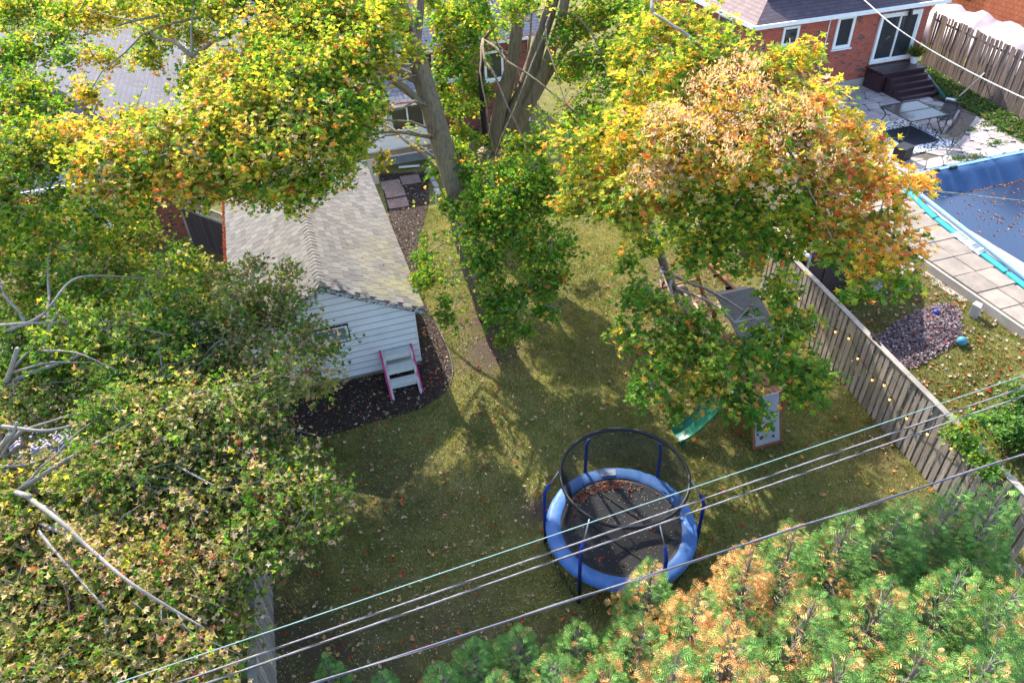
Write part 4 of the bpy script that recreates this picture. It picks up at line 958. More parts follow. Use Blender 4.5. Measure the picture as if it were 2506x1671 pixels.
# squirrel (one skinned body)
sqp = atplane(2008, 777, Vector((*FA, FH + .03)), Vector((0, 0, 1))); 
tt = (sqp - Vector((*FA, sqp.z))).dot(fdR); sqp = Vector((*FA, 0)) + fdR * tt; sqp.z = FH + .03
sv_ = [((0, 0, .055), .040), ((-.07, 0, .075), .045), ((-.13, 0, .095), .032), ((-.165, 0, .115), .030), ((-.20, 0, .105), .013), ((.06, 0, .045), .030), ((.12, 0, .045), .026), ((.19, 0, .025), .034), ((.26, 0, .01), .028), ((.32, .01, -.005), .012),
       ((-.10, .03, .03), .012), ((-.12, .035, .008), .010), ((-.10, -.03, .03), .012), ((-.12, -.035, .008), .010), ((.03, .04, .03), .018), ((-.02, .045, .008), .011), ((.03, -.04, .03), .018), ((-.02, -.045, .008), .011), ((-.155, .02, .15), .007), ((-.155, -.02, .15), .007)]
se = [(0, 1), (1, 2), (2, 3), (3, 4), (0, 5), (5, 6), (6, 7), (7, 8), (8, 9), (1, 10), (10, 11), (1, 12), (12, 13), (0, 14), (14, 15), (0, 16), (16, 17), (3, 18), (3, 19)]
me = bpy.data.meshes.new('squirrel'); me.from_pydata([v[0] for v in sv_], se, []); sq = bpy.data.objects.new('squirrel', me); COL.objects.link(sq)
sm = sq.modifiers.new('skin', 'SKIN'); sq.modifiers.new('sub', 'SUBSURF').render_levels = 2
for i, v in enumerate(sv_): me.skin_vertices[0].data[i].radius = (v[1], v[1]); me.skin_vertices[0].data[i].use_root = (i == 0)
me.materials.append(M('black_fur', (.016, .014, .014), (.03, .026, .025), 40, .9, .5))
sq.location = sqp; sq.rotation_euler = (0, 0, math.atan2(fdR.y, fdR.x)); tag(sq, 'black squirrel crouching on the cap rail of the right grey fence', 'squirrel')

# ------------------------------------------------------------------ play set
ps = empty('play_set', (10, 12.5, 0)); tag(ps, 'stained wooden swing set with green slide and grey climbing panel under the right maple', 'play set')
for (x, y) in ((9.35, 11.1), (10.5, 11.1), (9.75, 13.55), (10.9, 13.55)): MB().box((x, y, 1.1), (.09, .09, 2.2)).build('post', CEDARWOOD, ps)
pk = MB().box((0, 0, 0), (.125, 2.5, .03)).mesh('deck_plank', CEDARWOOD)
for i in range(8): place('deck_plank', pk, ps, (9.55 + i * .135, 12.3, 1.22))
MB().box((10.05, 11.04, 1.12), (1.25, .04, .14)).build('deck_beam', CEDARWOOD, ps)
MB().prism([(9.9, 13.8, 2.42), (9.9, 13.8, 2.44), (9.9, 12.35, 1.86), (9.9, 12.35, 1.84)], (1.15, 0, 0)).build('roof_panel', PANELWOOD, ps)
MB().prism([(9.9, 13.815, 2.42), (9.9, 13.815, 2.44), (9.9, 14.4, 2.1), (9.9, 14.4, 2.08)], (1.15, 0, 0)).build('roof_panel', PANELWOOD, ps)
MB().bar((10.7, 13.3, 2.2), (10.7, 17.0, 2.2), .09, .14).build('swing_beam', CEDARWOOD, ps)
for s in (-1, 1): MB().bar((10.7 + s * .05, 16.9, 2.15), (10.7 + s * .95, 17.0, 0), .09, .09).build('frame_leg', CEDARWOOD, ps)
MB().bar((9.95, 16.95, .65), (11.45, 16.95, .65), .045, .1).build('brace', CEDARWOOD, ps)
MB().bar((9.78, 13.6, .5), (9.78, 14.6, .5), .05, .10).build('ground_rail', CEDARWOOD, ps); MB().bar((9.75, 14.6, .1), (10.9, 14.6, .1), .09, .09).build('ground_rail', CEDARWOOD, ps)
for k in (14.35, 15.0):
    MB().tube([(10.7, k, 2.12), (10.7, k, 1.5)], .008, 5).build('chain', GALV, ps); MB().box((10.62, k, 2.2), (.14, .05, .10)).build('handle', BLACKP, ps)
for k in (15.6, 16.1): MB().tube([(10.7, k, 2.12), (10.72, k, .55)], .008, 5).build('chain', GALV, ps)
MB().tube([(10.72, 15.55, .53), (10.72, 15.7, .48), (10.72, 16.0, .48), (10.72, 16.15, .53)], .07, 8).build('swing_seat', M('tan_swing_seat', (.5, .27, .16), None, 5, .5, .1), ps)
prof = [(-.27, .13), (-.25, .14), (-.23, .02), (-.1, -.01), (.1, -.01), (.23, .02), (.25, .14), (.27, .13)]
path = [(9.35, 1.34), (9.1, 1.28), (8.85, 1.06), (8.6, .80), (8.35, .54), (8.1, .30), (7.9, .17), (7.68, .13)]
V = []
for (x, z) in path:
    for (yy, zz) in prof: V.append((x, 11.42 + yy, z + zz + .03))
k = len(prof); o = MB().add(V, [(i * k + j, i * k + j + 1, (i + 1) * k + j + 1, (i + 1) * k + j) for i in range(len(path) - 1) for j in range(k - 1)]).build('slide', GREENPL, ps, smooth=False)
so = o.modifiers.new('solid', 'SOLIDIFY'); so.thickness = .03; so.offset = -1; sb_ = o.modifiers.new('sub', 'SUBSURF'); sb_.render_levels = 2; sb_.levels = 1
MB().box((7.80, 11.42, .07), (.06, .5, .14)).build('slide_foot', GREENPL, ps)
# climbing wall with oval holes
cx0, cx1 = 9.45, 10.15; ya, yb = 10.5, 10.95; import bmesh
bm = bmesh.new(); holes = [(.5, .36, .13), (.26, .16, .075), (.74, .13, .06), (.74, .27, .06), (.75, .42, .06), (.26, .62, .08), (.72, .60, .07), (.5, .82, .11), (.25, .9, .06)]
NU, NV_ = 30, 54; vv = {}
def inhole(u, v): return any(((u - a) / (r * 1.25)) ** 2 + ((v - b_) / (r * .62)) ** 2 < 1 for a, b_, r in holes)
for i in range(NU + 1):
    for j in range(NV_ + 1):
        u, v = i / NU, j / NV_; vv[i, j] = bm.verts.new((cx0 + u * (cx1 - cx0), ya + v * (yb - ya), .06 + v * 1.28))
for i in range(NU):
    for j in range(NV_):
        if not inhole((i + .5) / NU, (j + .5) / NV_): bm.faces.new((vv[i, j], vv[i + 1, j], vv[i + 1, j + 1], vv[i, j + 1]))
for v in [v for v in bm.verts if not v.link_faces]: bm.verts.remove(v)
me = bpy.data.meshes.new('climbing_panel'); bm.to_mesh(me); bm.free(); me.materials.append(GREYPL)
o = obj_from('climbing_panel', me, ps); o.modifiers.new('solid', 'SOLIDIFY').thickness = .04
for x in (cx0 - .04, cx1 + .04): MB().bar((x, ya + .01, .0), (x, yb + .03, 1.34), .06, .05).build('panel_rail', CEDARWOOD, ps)
MB().box(((cx0 + cx1) / 2, ya - .02, .04), (cx1 - cx0 + .2, .07, .08)).build('panel_foot', CEDARWOOD, ps)
p = at(1682, 706, 1.35); o = MB().tube([p, p + Vector((.02, .02, .34))], [.10, .085], 12).tube([p + Vector((.02, .02, .34)), p + Vector((.02, .02, .36))], .10, 12).build('bucket', M('dark_blue_plastic', (.015, .02, .14), None, 5, .4, .05), smooth=False); tag(o, 'dark blue bucket on the play set deck under the grey roof panel', 'bucket')

# ------------------------------------------------------------------ trampoline
TC = Vector((4.95, 8.92, 0)); TR = 1.60; TZ = .86
tp = empty('trampoline', TC); tag(tp, 'round trampoline with blue padded rim and black safety net', 'trampoline')
rr_ = random.Random(2)
mb = MB(); N_ = 96; V = []
for i in range(N_):
    a = 2 * math.pi * i / N_; seam = (i % 12 == 0)
    for q, (tt, zz) in enumerate(((0, .01), (.1, .035), (.35, .045), (.65, .042), (.92, .03), (1, -.05))):
        r = 1.30 + (TR + .03 - 1.30) * tt; w_ = rr_.uniform(-.008, .008) - (.02 if seam else 0)
        V.append(TC + Vector((r * math.cos(a), r * math.sin(a), TZ + zz + w_ * (0 < tt < 1))))
F = [(i * 6 + q, ((i + 1) % N_) * 6 + q, ((i + 1) % N_) * 6 + q + 1, i * 6 + q + 1) for i in range(N_) for q in range(5)]
pad = MB().add(V, [f[::-1] for f in F]).build('pad', BLUEPAD, tp, smooth=True)
V = [TC + Vector((0, 0, TZ - .05))]; nr = 10
for j in range(1, nr + 1):
    for i in range(64): a = 2 * math.pi * i / 64; r = 1.32 * j / nr; V.append(TC + Vector((r * math.cos(a), r * math.sin(a), TZ - .05 + .045 * (j / nr) ** 2)))
F = [(0, 1 + i, 1 + (i + 1) % 64) for i in range(64)] + [(1 + (j - 1) * 64 + i, 1 + j * 64 + i, 1 + j * 64 + (i + 1) % 64, 1 + (j - 1) * 64 + (i + 1) % 64) for j in range(1, nr) for i in range(64)]
MB().add(V, F).build('mat', MATB, tp, smooth=True)
for off in (-.42, .40):
    d = Vector((math.cos(R_(118)), math.sin(R_(118)), 0)); nn_ = Vector((-d.y, d.x, 0)) * off; L = math.sqrt(1.2 ** 2 - off ** 2) * .97
    MB().bar(TC + nn_ - d * L + Vector((0, 0, TZ - .012)), TC + nn_ + d * L + Vector((0, 0, TZ - .012)), .05, .006).build('mat_seam', BLACKP, tp)
MB().ring(TC + Vector((0, 0, TZ - .06)), TR - .03, TR + .03, [(0, 0), (.5, .03), (1, 0), (.5, -.03), (0, 0)], 64).build('frame_ring', GALV, tp, smooth=True)
a0 = R_(95); lab_d = [R_(70), R_(84)]
V = [TC + Vector((r * math.cos(a), r * math.sin(a), TZ + .056)) for a in lab_d for r in (1.36, 1.54)]
MB().add(V, [(0, 1, 3, 2)]).build('warning_label', M('faded_label', (.36, .40, .45), (.22, .26, .33), 22, .6, 0), tp)
RC = Vector((4.98, 9.02, 0)); RZ, RR = 2.36, 1.31
for k in range(6):
    a = R_(35 + 60 * k); e = Vector((math.cos(a), math.sin(a), 0)); o0 = TC + e * (TR + .05)
    MB().tube([o0 + Vector((0, 0, .45)), o0 + Vector((0, 0, 1.75)), o0 - e * .10 + Vector((0, 0, 2.02))], .038, 10).build('pole_sleeve', BLUEFOAM, tp, smooth=True)
    MB().tube([o0 - e * .09 + Vector((0, 0, 2.0)), RC + e * (RR + .01) + Vector((0, 0, RZ))], .016, 8).build('pole_tip', GALV, tp, smooth=True)
    MB().tube([o0 + Vector((0, 0, .02)), o0 + Vector((0, 0, .5))], .022, 8).build('pole_base', BLACKP, tp)
for k in range(3):
    a1, a2 = R_(35 + 120 * k), R_(95 + 120 * k); q = lambda a, z, r=TR: TC + Vector((r * math.cos(a), r * math.sin(a), z))
    MB().tube(curve_pts([q(a1, TZ - .08), q(a1, .12, TR + .02), q(a1 + .06, .03, TR + .02), q(a2 - .06, .03, TR + .02), q(a2, .12, TR + .02), q(a2, TZ - .08)], 5), .024, 8).build('leg', BLACKP, tp, smooth=True)
MB().ring(RC + Vector((0, 0, RZ)), RR - .035, RR + .035, [(0, 0), (.5, .05), (1, 0), (.5, -.08), (0, 0)], 72, .006, rr_).build('net_ring', BLACKP, tp, smooth=True)
V = []; nb = 96; nv = 14
for j in range(nv + 1):
    tt = j / nv
    for i in range(nb):
        a = 2 * math.pi * i / nb; r = RR * (1 - tt) + 1.27 * tt - .10 * math.sin(math.pi * tt) ** 1.2 + .018 * math.sin(a * 17 + 2 * tt) * math.sin(math.pi * tt) + .02 * math.sin(a * 6 + tt * 4) * tt
        c = RC.lerp(TC, tt); V.append(c + Vector((r * math.cos(a), r * math.sin(a), RZ + (TZ + .03 - RZ) * tt)))
MB().add(V, [(j * nb + i, j * nb + (i + 1) % nb, (j + 1) * nb + (i + 1) % nb, (j + 1) * nb + i) for j in range(nv) for i in range(nb)]).build('net', NETM, tp, smooth=True)
V = []                                               # the gathered doorway fold of the net
for j in range(nv + 1):
    tt = j / nv
    for i in range(7):
        a = R_(158) + (i - 3) * .035; r = (RR - .02) * (1 - tt) + 1.2 * tt - .16 * math.sin(math.pi * tt) + (.05 if i % 2 else -.03); c = RC.lerp(TC, tt)
        V.append(c + Vector((r * math.cos(a), r * math.sin(a), RZ + (TZ + .03 - RZ) * tt)))
MB().add(V, [(j * 7 + i, j * 7 + i + 1, (j + 1) * 7 + i + 1, (j + 1) * 7 + i) for j in range(nv) for i in range(6)]).build('net_door_fold', NETM, tp, smooth=True)
n_ = 430; A = rng.uniform(0, 2 * math.pi, n_); r = 1.2 * np.sqrt(rng.random(n_)); edge = rng.random(n_) < .42
A[edge] = rng.normal(R_(100), .55, edge.sum()); r[edge] = rng.uniform(1.0, 1.24, edge.sum())
P = np.stack([TC.x + r * np.cos(A), TC.y + r * np.sin(A), TZ - .05 + .045 * (r / 1.28) ** 2 + .012 + rng.uniform(0, .015, n_)], 1); N = rng.normal(0, .3, (n_, 3)); N[:, 2] = 1
sz = np.where(edge, rng.uniform(.05, .10, n_), rng.uniform(.02, .04, n_)); big = rng.random(n_) < .05; sz[big] = .13
C = pick(rng, n_, [((.36, .11, .05), 3), ((.26, .09, .06), 3), ((.36, .22, .15), 3)]); C[~edge & ~big] = (.55, .48, .36)
o = scatter('mat_leaves', P, N, sz, C, MAPLE_S, DRYLEAF, None, rng); tag(o, 'dry red and tan leaves and seeds scattered on the trampoline mat', 'leaves', kind='stuff')

# ------------------------------------------------------------------ overhead cables
def cable(name, label, A, B, z, rad, mat, twist=0, sag=.15, zb=None):
    a, b_ = at(*A, z), at(*B, zb if zb is not None else z); d = b_ - a; a2 = a - d * .9; b2 = b_ + d * .7; P = []
    n = 90
    for k in range(n + 1):
        tt = k / n; q = a2.lerp(b2, tt); P.append(q)
    root = empty(name, a); tag(root, label, 'cable', 'utility cables crossing the yard')
    MB().tube(P, rad, 7).build('conductor', mat, root, smooth=True)
    if twist:
        x = d.normalized(); u = Vector((0, 0, 1)); v = x.cross(u); Q = []
        L = (b2 - a2).length; m_ = int(L / .03)
        for k in range(m_ + 1):
            q = a2.lerp(b2, k / m_); ph = k * .03 * twist; Q.append(q + (u * math.cos(ph) + v * math.sin(ph)) * rad * 1.05)
        MB().tube(Q, rad * .5, 5).build('lashing', BLACKP if mat is CABG else CABG, root, smooth=True)
    return root
CABT = M('pale_teal_cable', (.24, .36, .34), None, 20, .6, .1); CABG = M('grey_cable', (.30, .27, .28), (.14, .13, .14), 22, .8, .3); CABD = M('dark_blue_grey_cable', (.085, .09, .12), None, 20, .5, .1)
cable('utility_cable', 'thin pale teal cable crossing the yard, uppermost of the parallel cables', (526, 1481), (2352, 862), 6.6, .0065, CABT)
cable('utility_cable', 'speckled grey cable just below the teal one, crossing above the trampoline', (526, 1526), (2352, 889), 6.6, .0105, CABG, 6)
cable('utility_cable', 'second speckled grey cable, lower of the grey pair crossing above the trampoline', (526, 1550), (2352, 909), 6.6, .0105, CABG, 7)
cable('utility_cable', 'dark twisted cable passing in front of the cedars, lowest of the four', (724, 1568), (2352, 1043), 6.6, .0125, CABD, 2.2)
def wire(label, pts, rad, mat):
    P = curve_pts([at(*p) for p in pts], 12); o = MB().tube(P, rad, 6).build('service_wire', mat, smooth=True); tag(o, label, 'cable'); return o
wire('white service cable sagging from the house roof across the brown fence at upper right', [(1940, -40, 7.2), (1990, 5, 7.0), (2060, 65, 6.7), (2180, 140, 6.3), (2352, 226, 6.2), (2600, 330, 6.6)], .02, M('white_service_cable', (.72, .70, .66), (.3, .29, .27), 14, .6, .1))
wire('thin black and white wire spanning above the pool', [(1900, 350, 6.5), (2100, 428, 6.0), (2200, 445, 5.9), (2352, 462, 5.9), (2600, 490, 6.2)], .014, M('pale_wire', (.5, .48, .42), (.03, .03, .03), 9, .6, .1))

# ------------------------------------------------------------------ trees
GRN = [((.065, .175, .022), 3), ((.11, .27, .028), 4), ((.18, .35, .035), 3), ((.29, .42, .05), 1.6)]
YEL = [((.42, .48, .055), 3), ((.62, .56, .06), 3), ((.80, .58, .07), 2), ((.22, .36, .04), 2)]
ORG = [((.86, .37, .07), 3), ((.88, .50, .09), 2.5), ((.82, .22, .07), .9), ((.76, .13, .08), .2), ((.70, .58, .08), 2)]
TAN = [((.78, .57, .43), 3), ((.68, .46, .32), 2), ((.82, .60, .47), 1)]
BRN = [((.46, .30, .16), 3), ((.62, .45, .27), 2.5), ((.68, .52, .37), 2), ((.48, .13, .09), .5)]
def mixpal(*pw):
    out = []
    for pal, w_ in pw:
        s = sum(c[1] for c in pal); out += [(c[0], c[1] / s * w_) for c in pal]
    return out
GAPS = [[(at(*p).x, at(*p).y) for p in G] for G in (
    ((1085, 862), (1125, 868), (1200, 945), (1310, 1000), (1300, 1080), (1275, 1130), (1255, 1260), (1290, 1340), (1235, 1230), (1205, 1120), (1150, 1020)),
    ((1450, 880), (1560, 930), (1600, 1010), (1760, 1010), (1800, 1100), (1720, 1180), (1640, 1210), (1620, 1320), (1570, 1150), (1500, 960)),
    ((1290, 1180), (1400, 1120), (1570, 1170), (1590, 1300), (1430, 1400), (1300, 1340)), ((1325, 560), (1400, 560), (1410, 720), (1330, 720)))]
def foliage(name, clumps, leafsize, parent, seed, mat=LEAF, dens=1.0, droop=.25, shape=MAPLE, twigparent=None, fold=.4, gaps=True):
    """clumps: (centre, radius, palette). Leaves sit in sprays along short twigs through each clump."""
    r = np.random.default_rng(seed); PP, NN, UU, SS, CC = [], [], [], [], []; tw = MB()
    for cen, rad, pal in clumps:
        ns = max(5, int(135 * dens * rad ** 2 * (.16 / leafsize) ** 2)); k = 11
        d = r.normal(size=(ns, 3)); d /= np.linalg.norm(d, axis=1, keepdims=True); rr = r.random(ns) ** .42
        sc = np.array([1., 1., .66]) * rad
        c = np.array(cen) + d * rr[:, None] * sc * r.uniform(.65, 1.4, (ns, 1))
        out = d * np.array([1, 1, .25]) + r.normal(0, .5, (ns, 3)); out[:, 2] -= droop; out /= np.linalg.norm(out, axis=1, keepdims=True)
        tl = r.uniform(.25, .6, (ns, 1)) * min(1., rad + .3)
        for q in range(k):
            f = r.uniform(-.6, .6, (ns, 1)); P = c + out * tl * f + r.normal(0, .075, (ns, 3)); P[:, 2] -= (f[:, 0] + .6) ** 2 * .06
            N = r.normal(0, .42, (ns, 3)) + np.array([0, 0, 1.0]) + out * .35
            U = out + r.normal(0, .8, (ns, 3)); U[:, 2] -= .55
            PP.append(P); NN.append(N); UU.append(U); SS.append(leafsize * r.uniform(.65, 1.25, ns))
            if q == 0: base = pick(r, ns, pal); dom = np.mean(pick(r, 5, pal), 0, keepdims=True)
            u_r = r.random(ns)[:, None]; CC.append(np.where(u_r < .34, dom * r.uniform(.75, 1.25, (ns, 1)), np.where(u_r < .72, base * r.uniform(.8, 1.2, (ns, 1)), pick(r, ns, pal))))
        if twigparent is not None:
            for q in range(0, ns, 6):
                a = Vector(c[q] - out[q] * tl[q] * .7); b_ = Vector(c[q] + out[q] * tl[q] * .6); mid_ = a.lerp(b_, .5) + Vector((0, 0, .04)); tw.tube([a, mid_, b_], [.009, .007, .003], 3, False)
                if q % 18 == 0:
                    cc = Vector(cen) + Vector(r.normal(0, .15, 3)); tw.tube([cc, cc.lerp(a, .55) + Vector((0, 0, .06)), a], [.016, .012, .008], 4, False)
    PP, NN, UU, SS, CC = [np.concatenate(q) for q in (PP, NN, UU, SS, CC)]
    if gaps:                                         # leaves culled along the sun rays so set patches of lawn are lit
        tz_ = PP[:, 2] / sv.z; fx, fy = PP[:, 0] - sv.x * tz_, PP[:, 1] - sv.y * tz_; cut = np.zeros(len(PP), bool)
        for G in GAPS: cut |= inpoly(fx, fy, G)
        cut &= (PP[:, 2] > 4.6) | (PP[:, 0] < 3.9)
        k_ = ~(cut & (r.random(len(PP)) < .93)); PP, NN, UU, SS, CC = PP[k_], NN[k_], UU[k_], SS[k_], CC[k_]
    o = scatter(name, PP, NN, SS, CC, shape, mat, parent, r, up=UU, fold=fold); tag(o, kind='stuff')
    if twigparent is not None: t2 = tw.build('twigs', TWIG, twigparent); tag(t2, kind='stuff')
    return o
def branch(root, a, b_, r0, r1, rnd, mat=BARK, name='branch', bend=.12):
    a = Vector(a); b_ = Vector(b_); d = b_ - a; L = d.length; pts = []
    o1 = Vector((rnd.uniform(-1, 1), rnd.uniform(-1, 1), rnd.uniform(.2, 1.2))) * bend * L; n = 8
    for k in range(n + 1):
        tt = k / n; pts.append(a + d * tt + o1 * (4 * tt * (1 - tt)) * .5 + Vector((rnd.uniform(-1, 1), rnd.uniform(-1, 1), rnd.uniform(-1, 1))) * L * .012 * (0 < k < n))
    return MB().tube(pts, [r0 + (r1 - r0) * (k / n) ** .8 for k in range(n + 1)], 6, True).build(name, mat, root, smooth=True)
def trunk_mesh(root, P, Rr, name='trunk', mat=BARK, flare=True, seed=0, n=14):
    rnd = random.Random(seed); C = curve_pts(P, 6); m_ = len(C) - 1; rad = []
    for i in range(len(C)):
        tt = i / m_ * (len(Rr) - 1); k = min(int(tt), len(Rr) - 2); rad.append(Rr[k] + (Rr[k + 1] - Rr[k]) * (tt - k))
    mb = MB().tube(C, rad, n, True)
    for i in range(len(mb.V)):
        v = Vector(mb.V[i]); ring = i // n; c = C[min(ring, m_)]; k = i % n
        s = 1 + .09 * math.sin(k * 2.4 + ring * .25 + seed) + rnd.uniform(-.04, .04)
        if flare and ring < 4: s += (.42 - .105 * ring) * (1 + .5 * math.sin(k * 1.35 + seed))
        mb.V[i] = tuple(c + (v - c) * s)
    return mb.build(name, mat, root, smooth=True), C
def clist(L, pal): return [(at(x, y, z), r, pal) for x, y, z, r in L]
def limbs(root, nodes, clumps, seed, r0=.075, mat=BARK, tipmat=TWIG, maxn=99):
    rnd = random.Random(seed)
    for cen, rad, _ in clumps[:maxn]:
        best = rnd.choice(sorted(nodes, key=lambda q: (Vector(q) - cen).length + (1.5 if q[2] > cen.z else 0))[:5]); L = (Vector(best) - cen).length
        branch(root, best, cen, min(.055, .014 + .008 * L), .008, rnd, mat if L > 3 else tipmat, bend=.2)

# A: leaning maple in the middle
TA = empty('maple_tree', (4.9, 18.45, 0)); tag(TA, 'tall maple, thick trunk leaning left, orange and green crown over the garage', 'tree')
PA = [(4.9, 18.5, -.05), (4.62, 18.6, .9), (4.40, 19.2, 2.6), (4.31, 19.6, 4.0), (4.06, 20.13, 5.6), (3.82, 20.7, 7.3), (3.62, 21.2, 8.8), (3.3, 21.4, 10.6), (3.2, 21.5, 12.2)]
_, CA = trunk_mesh(TA, PA, [.42, .36, .34, .33, .31, .26, .19, .12, .05], seed=1)
rb = random.Random(9)
for A_, B_, r0, r1 in (((4.0, 20.3, 6.0), at(820, 110, 8.2), .13, .05), ((3.9, 20.6, 6.8), at(640, 35, 9), .14, .06), (at(640, 35, 9), at(440, 130, 8.6), .07, .04), ((4.05, 20.2, 5.7), at(850, 160, 6.4), .10, .04), ((4.3, 19.7, 4.1), at(850, 268, 4.9), .075, .03),
                       ((3.7, 21, 8.2), at(880, -80, 11), .16, .07), ((3.8, 20.8, 7.4), (4.6, 22, 11.5), .14, .05), (at(640, 35, 9), at(270, 60, 9), .06, .025)):
    branch(TA, A_, B_, r0, r1, rb, BARK, 'limb')
mA = mixpal((GRN, 5.2), (YEL, 3.6), (ORG, 1.0), (TAN, .4)); mA2 = mixpal((GRN, 3.6), (YEL, 4.6), (ORG, 1.9), (TAN, .9)); mAg = mixpal((GRN, 8.5), (YEL, 1.0), (ORG, .35))
cA = clist([(200, 30, 8.6, .8), (290, 15, 8.6, .8), (390, 35, 8.6, .85), (225, 130, 8, .5), (205, 215, 7.6, .5), (175, 300, 7.4, .7), (270, 335, 7.4, .75), (250, 405, 7, .7), (390, 300, 7.6, .85), (440, 200, 8, .6), (440, 90, 8.6, .45)], mA2) + \
     clist([(480, 250, 8, .9), (480, 340, 7.4, .85), (400, 390, 7, .8), (500, 415, 6.6, .6), (545, 160, 8.6, .8), (600, 80, 9, .9), (580, 250, 8.2, 1.0), (590, 340, 7.6, .9)], mA2) + \
     clist([(700, 50, 9, 1.1), (690, 180, 8.6, 1.1), (680, 290, 8, 1.0), (660, 390, 7., .8), (610, 410, 6.8, .6), (780, 130, 8.8, 1.0), (775, 240, 8.2, .8), (750, 330, 7.4, .7), (720, 415, 6.4, .5), (690, 465, 6, .38), (645, 440, 6.2, .4), (820, 30, 9.2, 1.0), (815, 320, 7., .4), (810, 355, 6.4, .3)], mA) + \
     clist([(860, 90, 9, .6), (905, 30, 9.6, .6), (935, 300, 5.2, .32), (945, 325, 4.9, .25)], mA)
cAg = clist([(1010, 385, 4.2, .45), (1040, 470, 3.6, .55), (1010, 545, 3.2, .5), (1030, 600, 3, .6), (985, 640, 2.8, .4), (1110, 560, 3.4, .75), (1130, 480, 4, .8), (1180, 430, 4.6, .8), (1200, 520, 3.8, .75), (1250, 450, 4.4, .8), (1230, 600, 3, .7), (1180, 680, 2.4, .55), (1040, 690, 2.2, .45), (1020, 730, 2.0, .3), (1130, 620, 2.9, .5),
              (1190, 750, 1.5, .45), (1150, 780, 1.1, .28), (1075, 750, 1.5, .28), (1250, 710, 1.8, .4), (1280, 560, 3.6, .5), (1285, 640, 2.6, .4), (960, 640, 2.7, .28), (1090, 500, 3.9, .5), (1070, 390, 4.6, .5), (1040, 340, 5.0, .35), (1075, 560, 3.9, .5), (1110, 640, 3.1, .5), (1140, 720, 2.0, .4), (1055, 530, 3.9, .5), (1085, 600, 3.3, .5), (1050, 645, 2.9, .45), (1000, 450, 4.2, .4), (1130, 690, 2.4, .4), (1290, 420, 4.8, .5), (1240, 660, 2.5, .45), (970, 590, 3.0, .3)], mAg)
cA += clist([(130, 80, 8.4, .5), (330, 130, 8.2, .45), (300, 270, 7.6, .5), (350, 90, 8.4, .5), (330, 390, 7, .6), (330, 440, 6.6, .5), (200, 370, 7.2, .6), (520, 300, 7.8, .7), (540, 380, 7.0, .6), (530, 220, 8.2, .6), (640, 130, 8.8, .8), (740, 400, 6.5, .5), (560, 440, 6.2, .4), (450, 440, 6.3, .5), (640, 230, 8.3, .8), (740, 20, 9.4, .9), (500, 20, 9.4, .6), (730, 270, 7.9, .7), (830, 200, 8.2, .6), (850, 250, 7.4, .45), (790, 380, 6.4, .35), (880, 370, 5.4, .3), (870, 150, 8.4, .5), (940, 110, 8.6, .35)], mA2 if False else mA)
cA += [(Vector((x, y, z)), .85, mA) for x, y, z in ((.4, 20.4, 6.9), (1.4, 20.8, 7.2), (2.0, 20.4, 7.0), (1.9, 21.6, 8.0), (.6, 22.4, 8.6), (1.6, 22.8, 9.0), (0, 21.6, 7.8), (.8, 19.6, 6.6), (1.7, 19.4, 6.5), (-.8, 20.4, 7.2), (-1.6, 21.2, 7.6))]
cA += [(Vector((x, y, z)), .95, mA) for x, y, z in ((-1.4, 21.5, 9.6), (-.4, 22.5, 10.2), (.7, 21.6, 9.8), (1.6, 22.6, 10.4), (1.9, 21.8, 10.2), (1.0, 23.6, 11), (-.6, 24, 10.6), (1.7, 24.2, 11.4), (.2, 20.9, 9.9), (1.4, 20.9, 10.1), (-2.4, 22.4, 9.8), (.6, 25, 11.4), (1.8, 25.2, 12))]
foliage('crown', cA + cAg, .14, TA, 21, twigparent=TA, dens=.74, shape=MAPLE_S)
nodesA = [tuple(v) for v in CA[8:]] + [tuple(at(640, 35, 9)), tuple(at(440, 130, 8.6)), tuple(at(850, 160, 6.4))]
limbs(TA, nodesA, cA[::4] + cAg[::5], 31)

# B: many-stemmed maple behind
TB = empty('maple_tree', (6.8, 24.6, 0)); tag(TB, 'many-stemmed mossy maple behind the leaning trunk, green crown at top centre', 'tree')
y_ = 22.6
b0 = atY(1120, 470, 23.2)
_, CB = trunk_mesh(TB, [(6.5, 23.2, -.05), (6.45, 23.2, 1.2), tuple(atY(1125, 350, 23.0))], [.62, .52, .48], seed=3)
fk = atY(1130, 340, 23.0)
for k, (L, r0, r1) in enumerate((([(1130, 345, 23.0), (1150, 250, 22.8), (1180, 130, 22.7), (1190, 30, 22.6), (1200, -80, 22.6)], .29, .14), ([(1150, 330, 22.9), (1205, 210, 22.5), (1235, 110, 22.4), (1265, 20, 22.3), (1290, -80, 22.2)], .31, .17),
                                 ([(1165, 320, 22.8), (1225, 220, 22.2), (1262, 130, 22.0), (1290, 40, 21.9), (1310, -70, 21.8)], .22, .12), ([(1190, 300, 22.7), (1250, 190, 22.2), (1320, 90, 21.8), (1395, 62, 21.4)], .15, .07),
                                 ([(1120, 350, 23.0), (1110, 280, 22.6), (1105, 180, 22.6), (1110, 90, 22.8)], .11, .06), ([(1120, 345, 22.4), (1100, 390, 22.0), (1078, 330, 21.6)], .14, .12))):
    P = [atY(*q) for q in L]
    trunk_mesh(TB, P, [r0 + (r1 - r0) * i / 3 for i in range(4)], 'stem', M('charred_bark', (.03, .026, .028), (.015, .013, .014), 6, .9, .6) if k == 4 else BARK, False, k, 10)
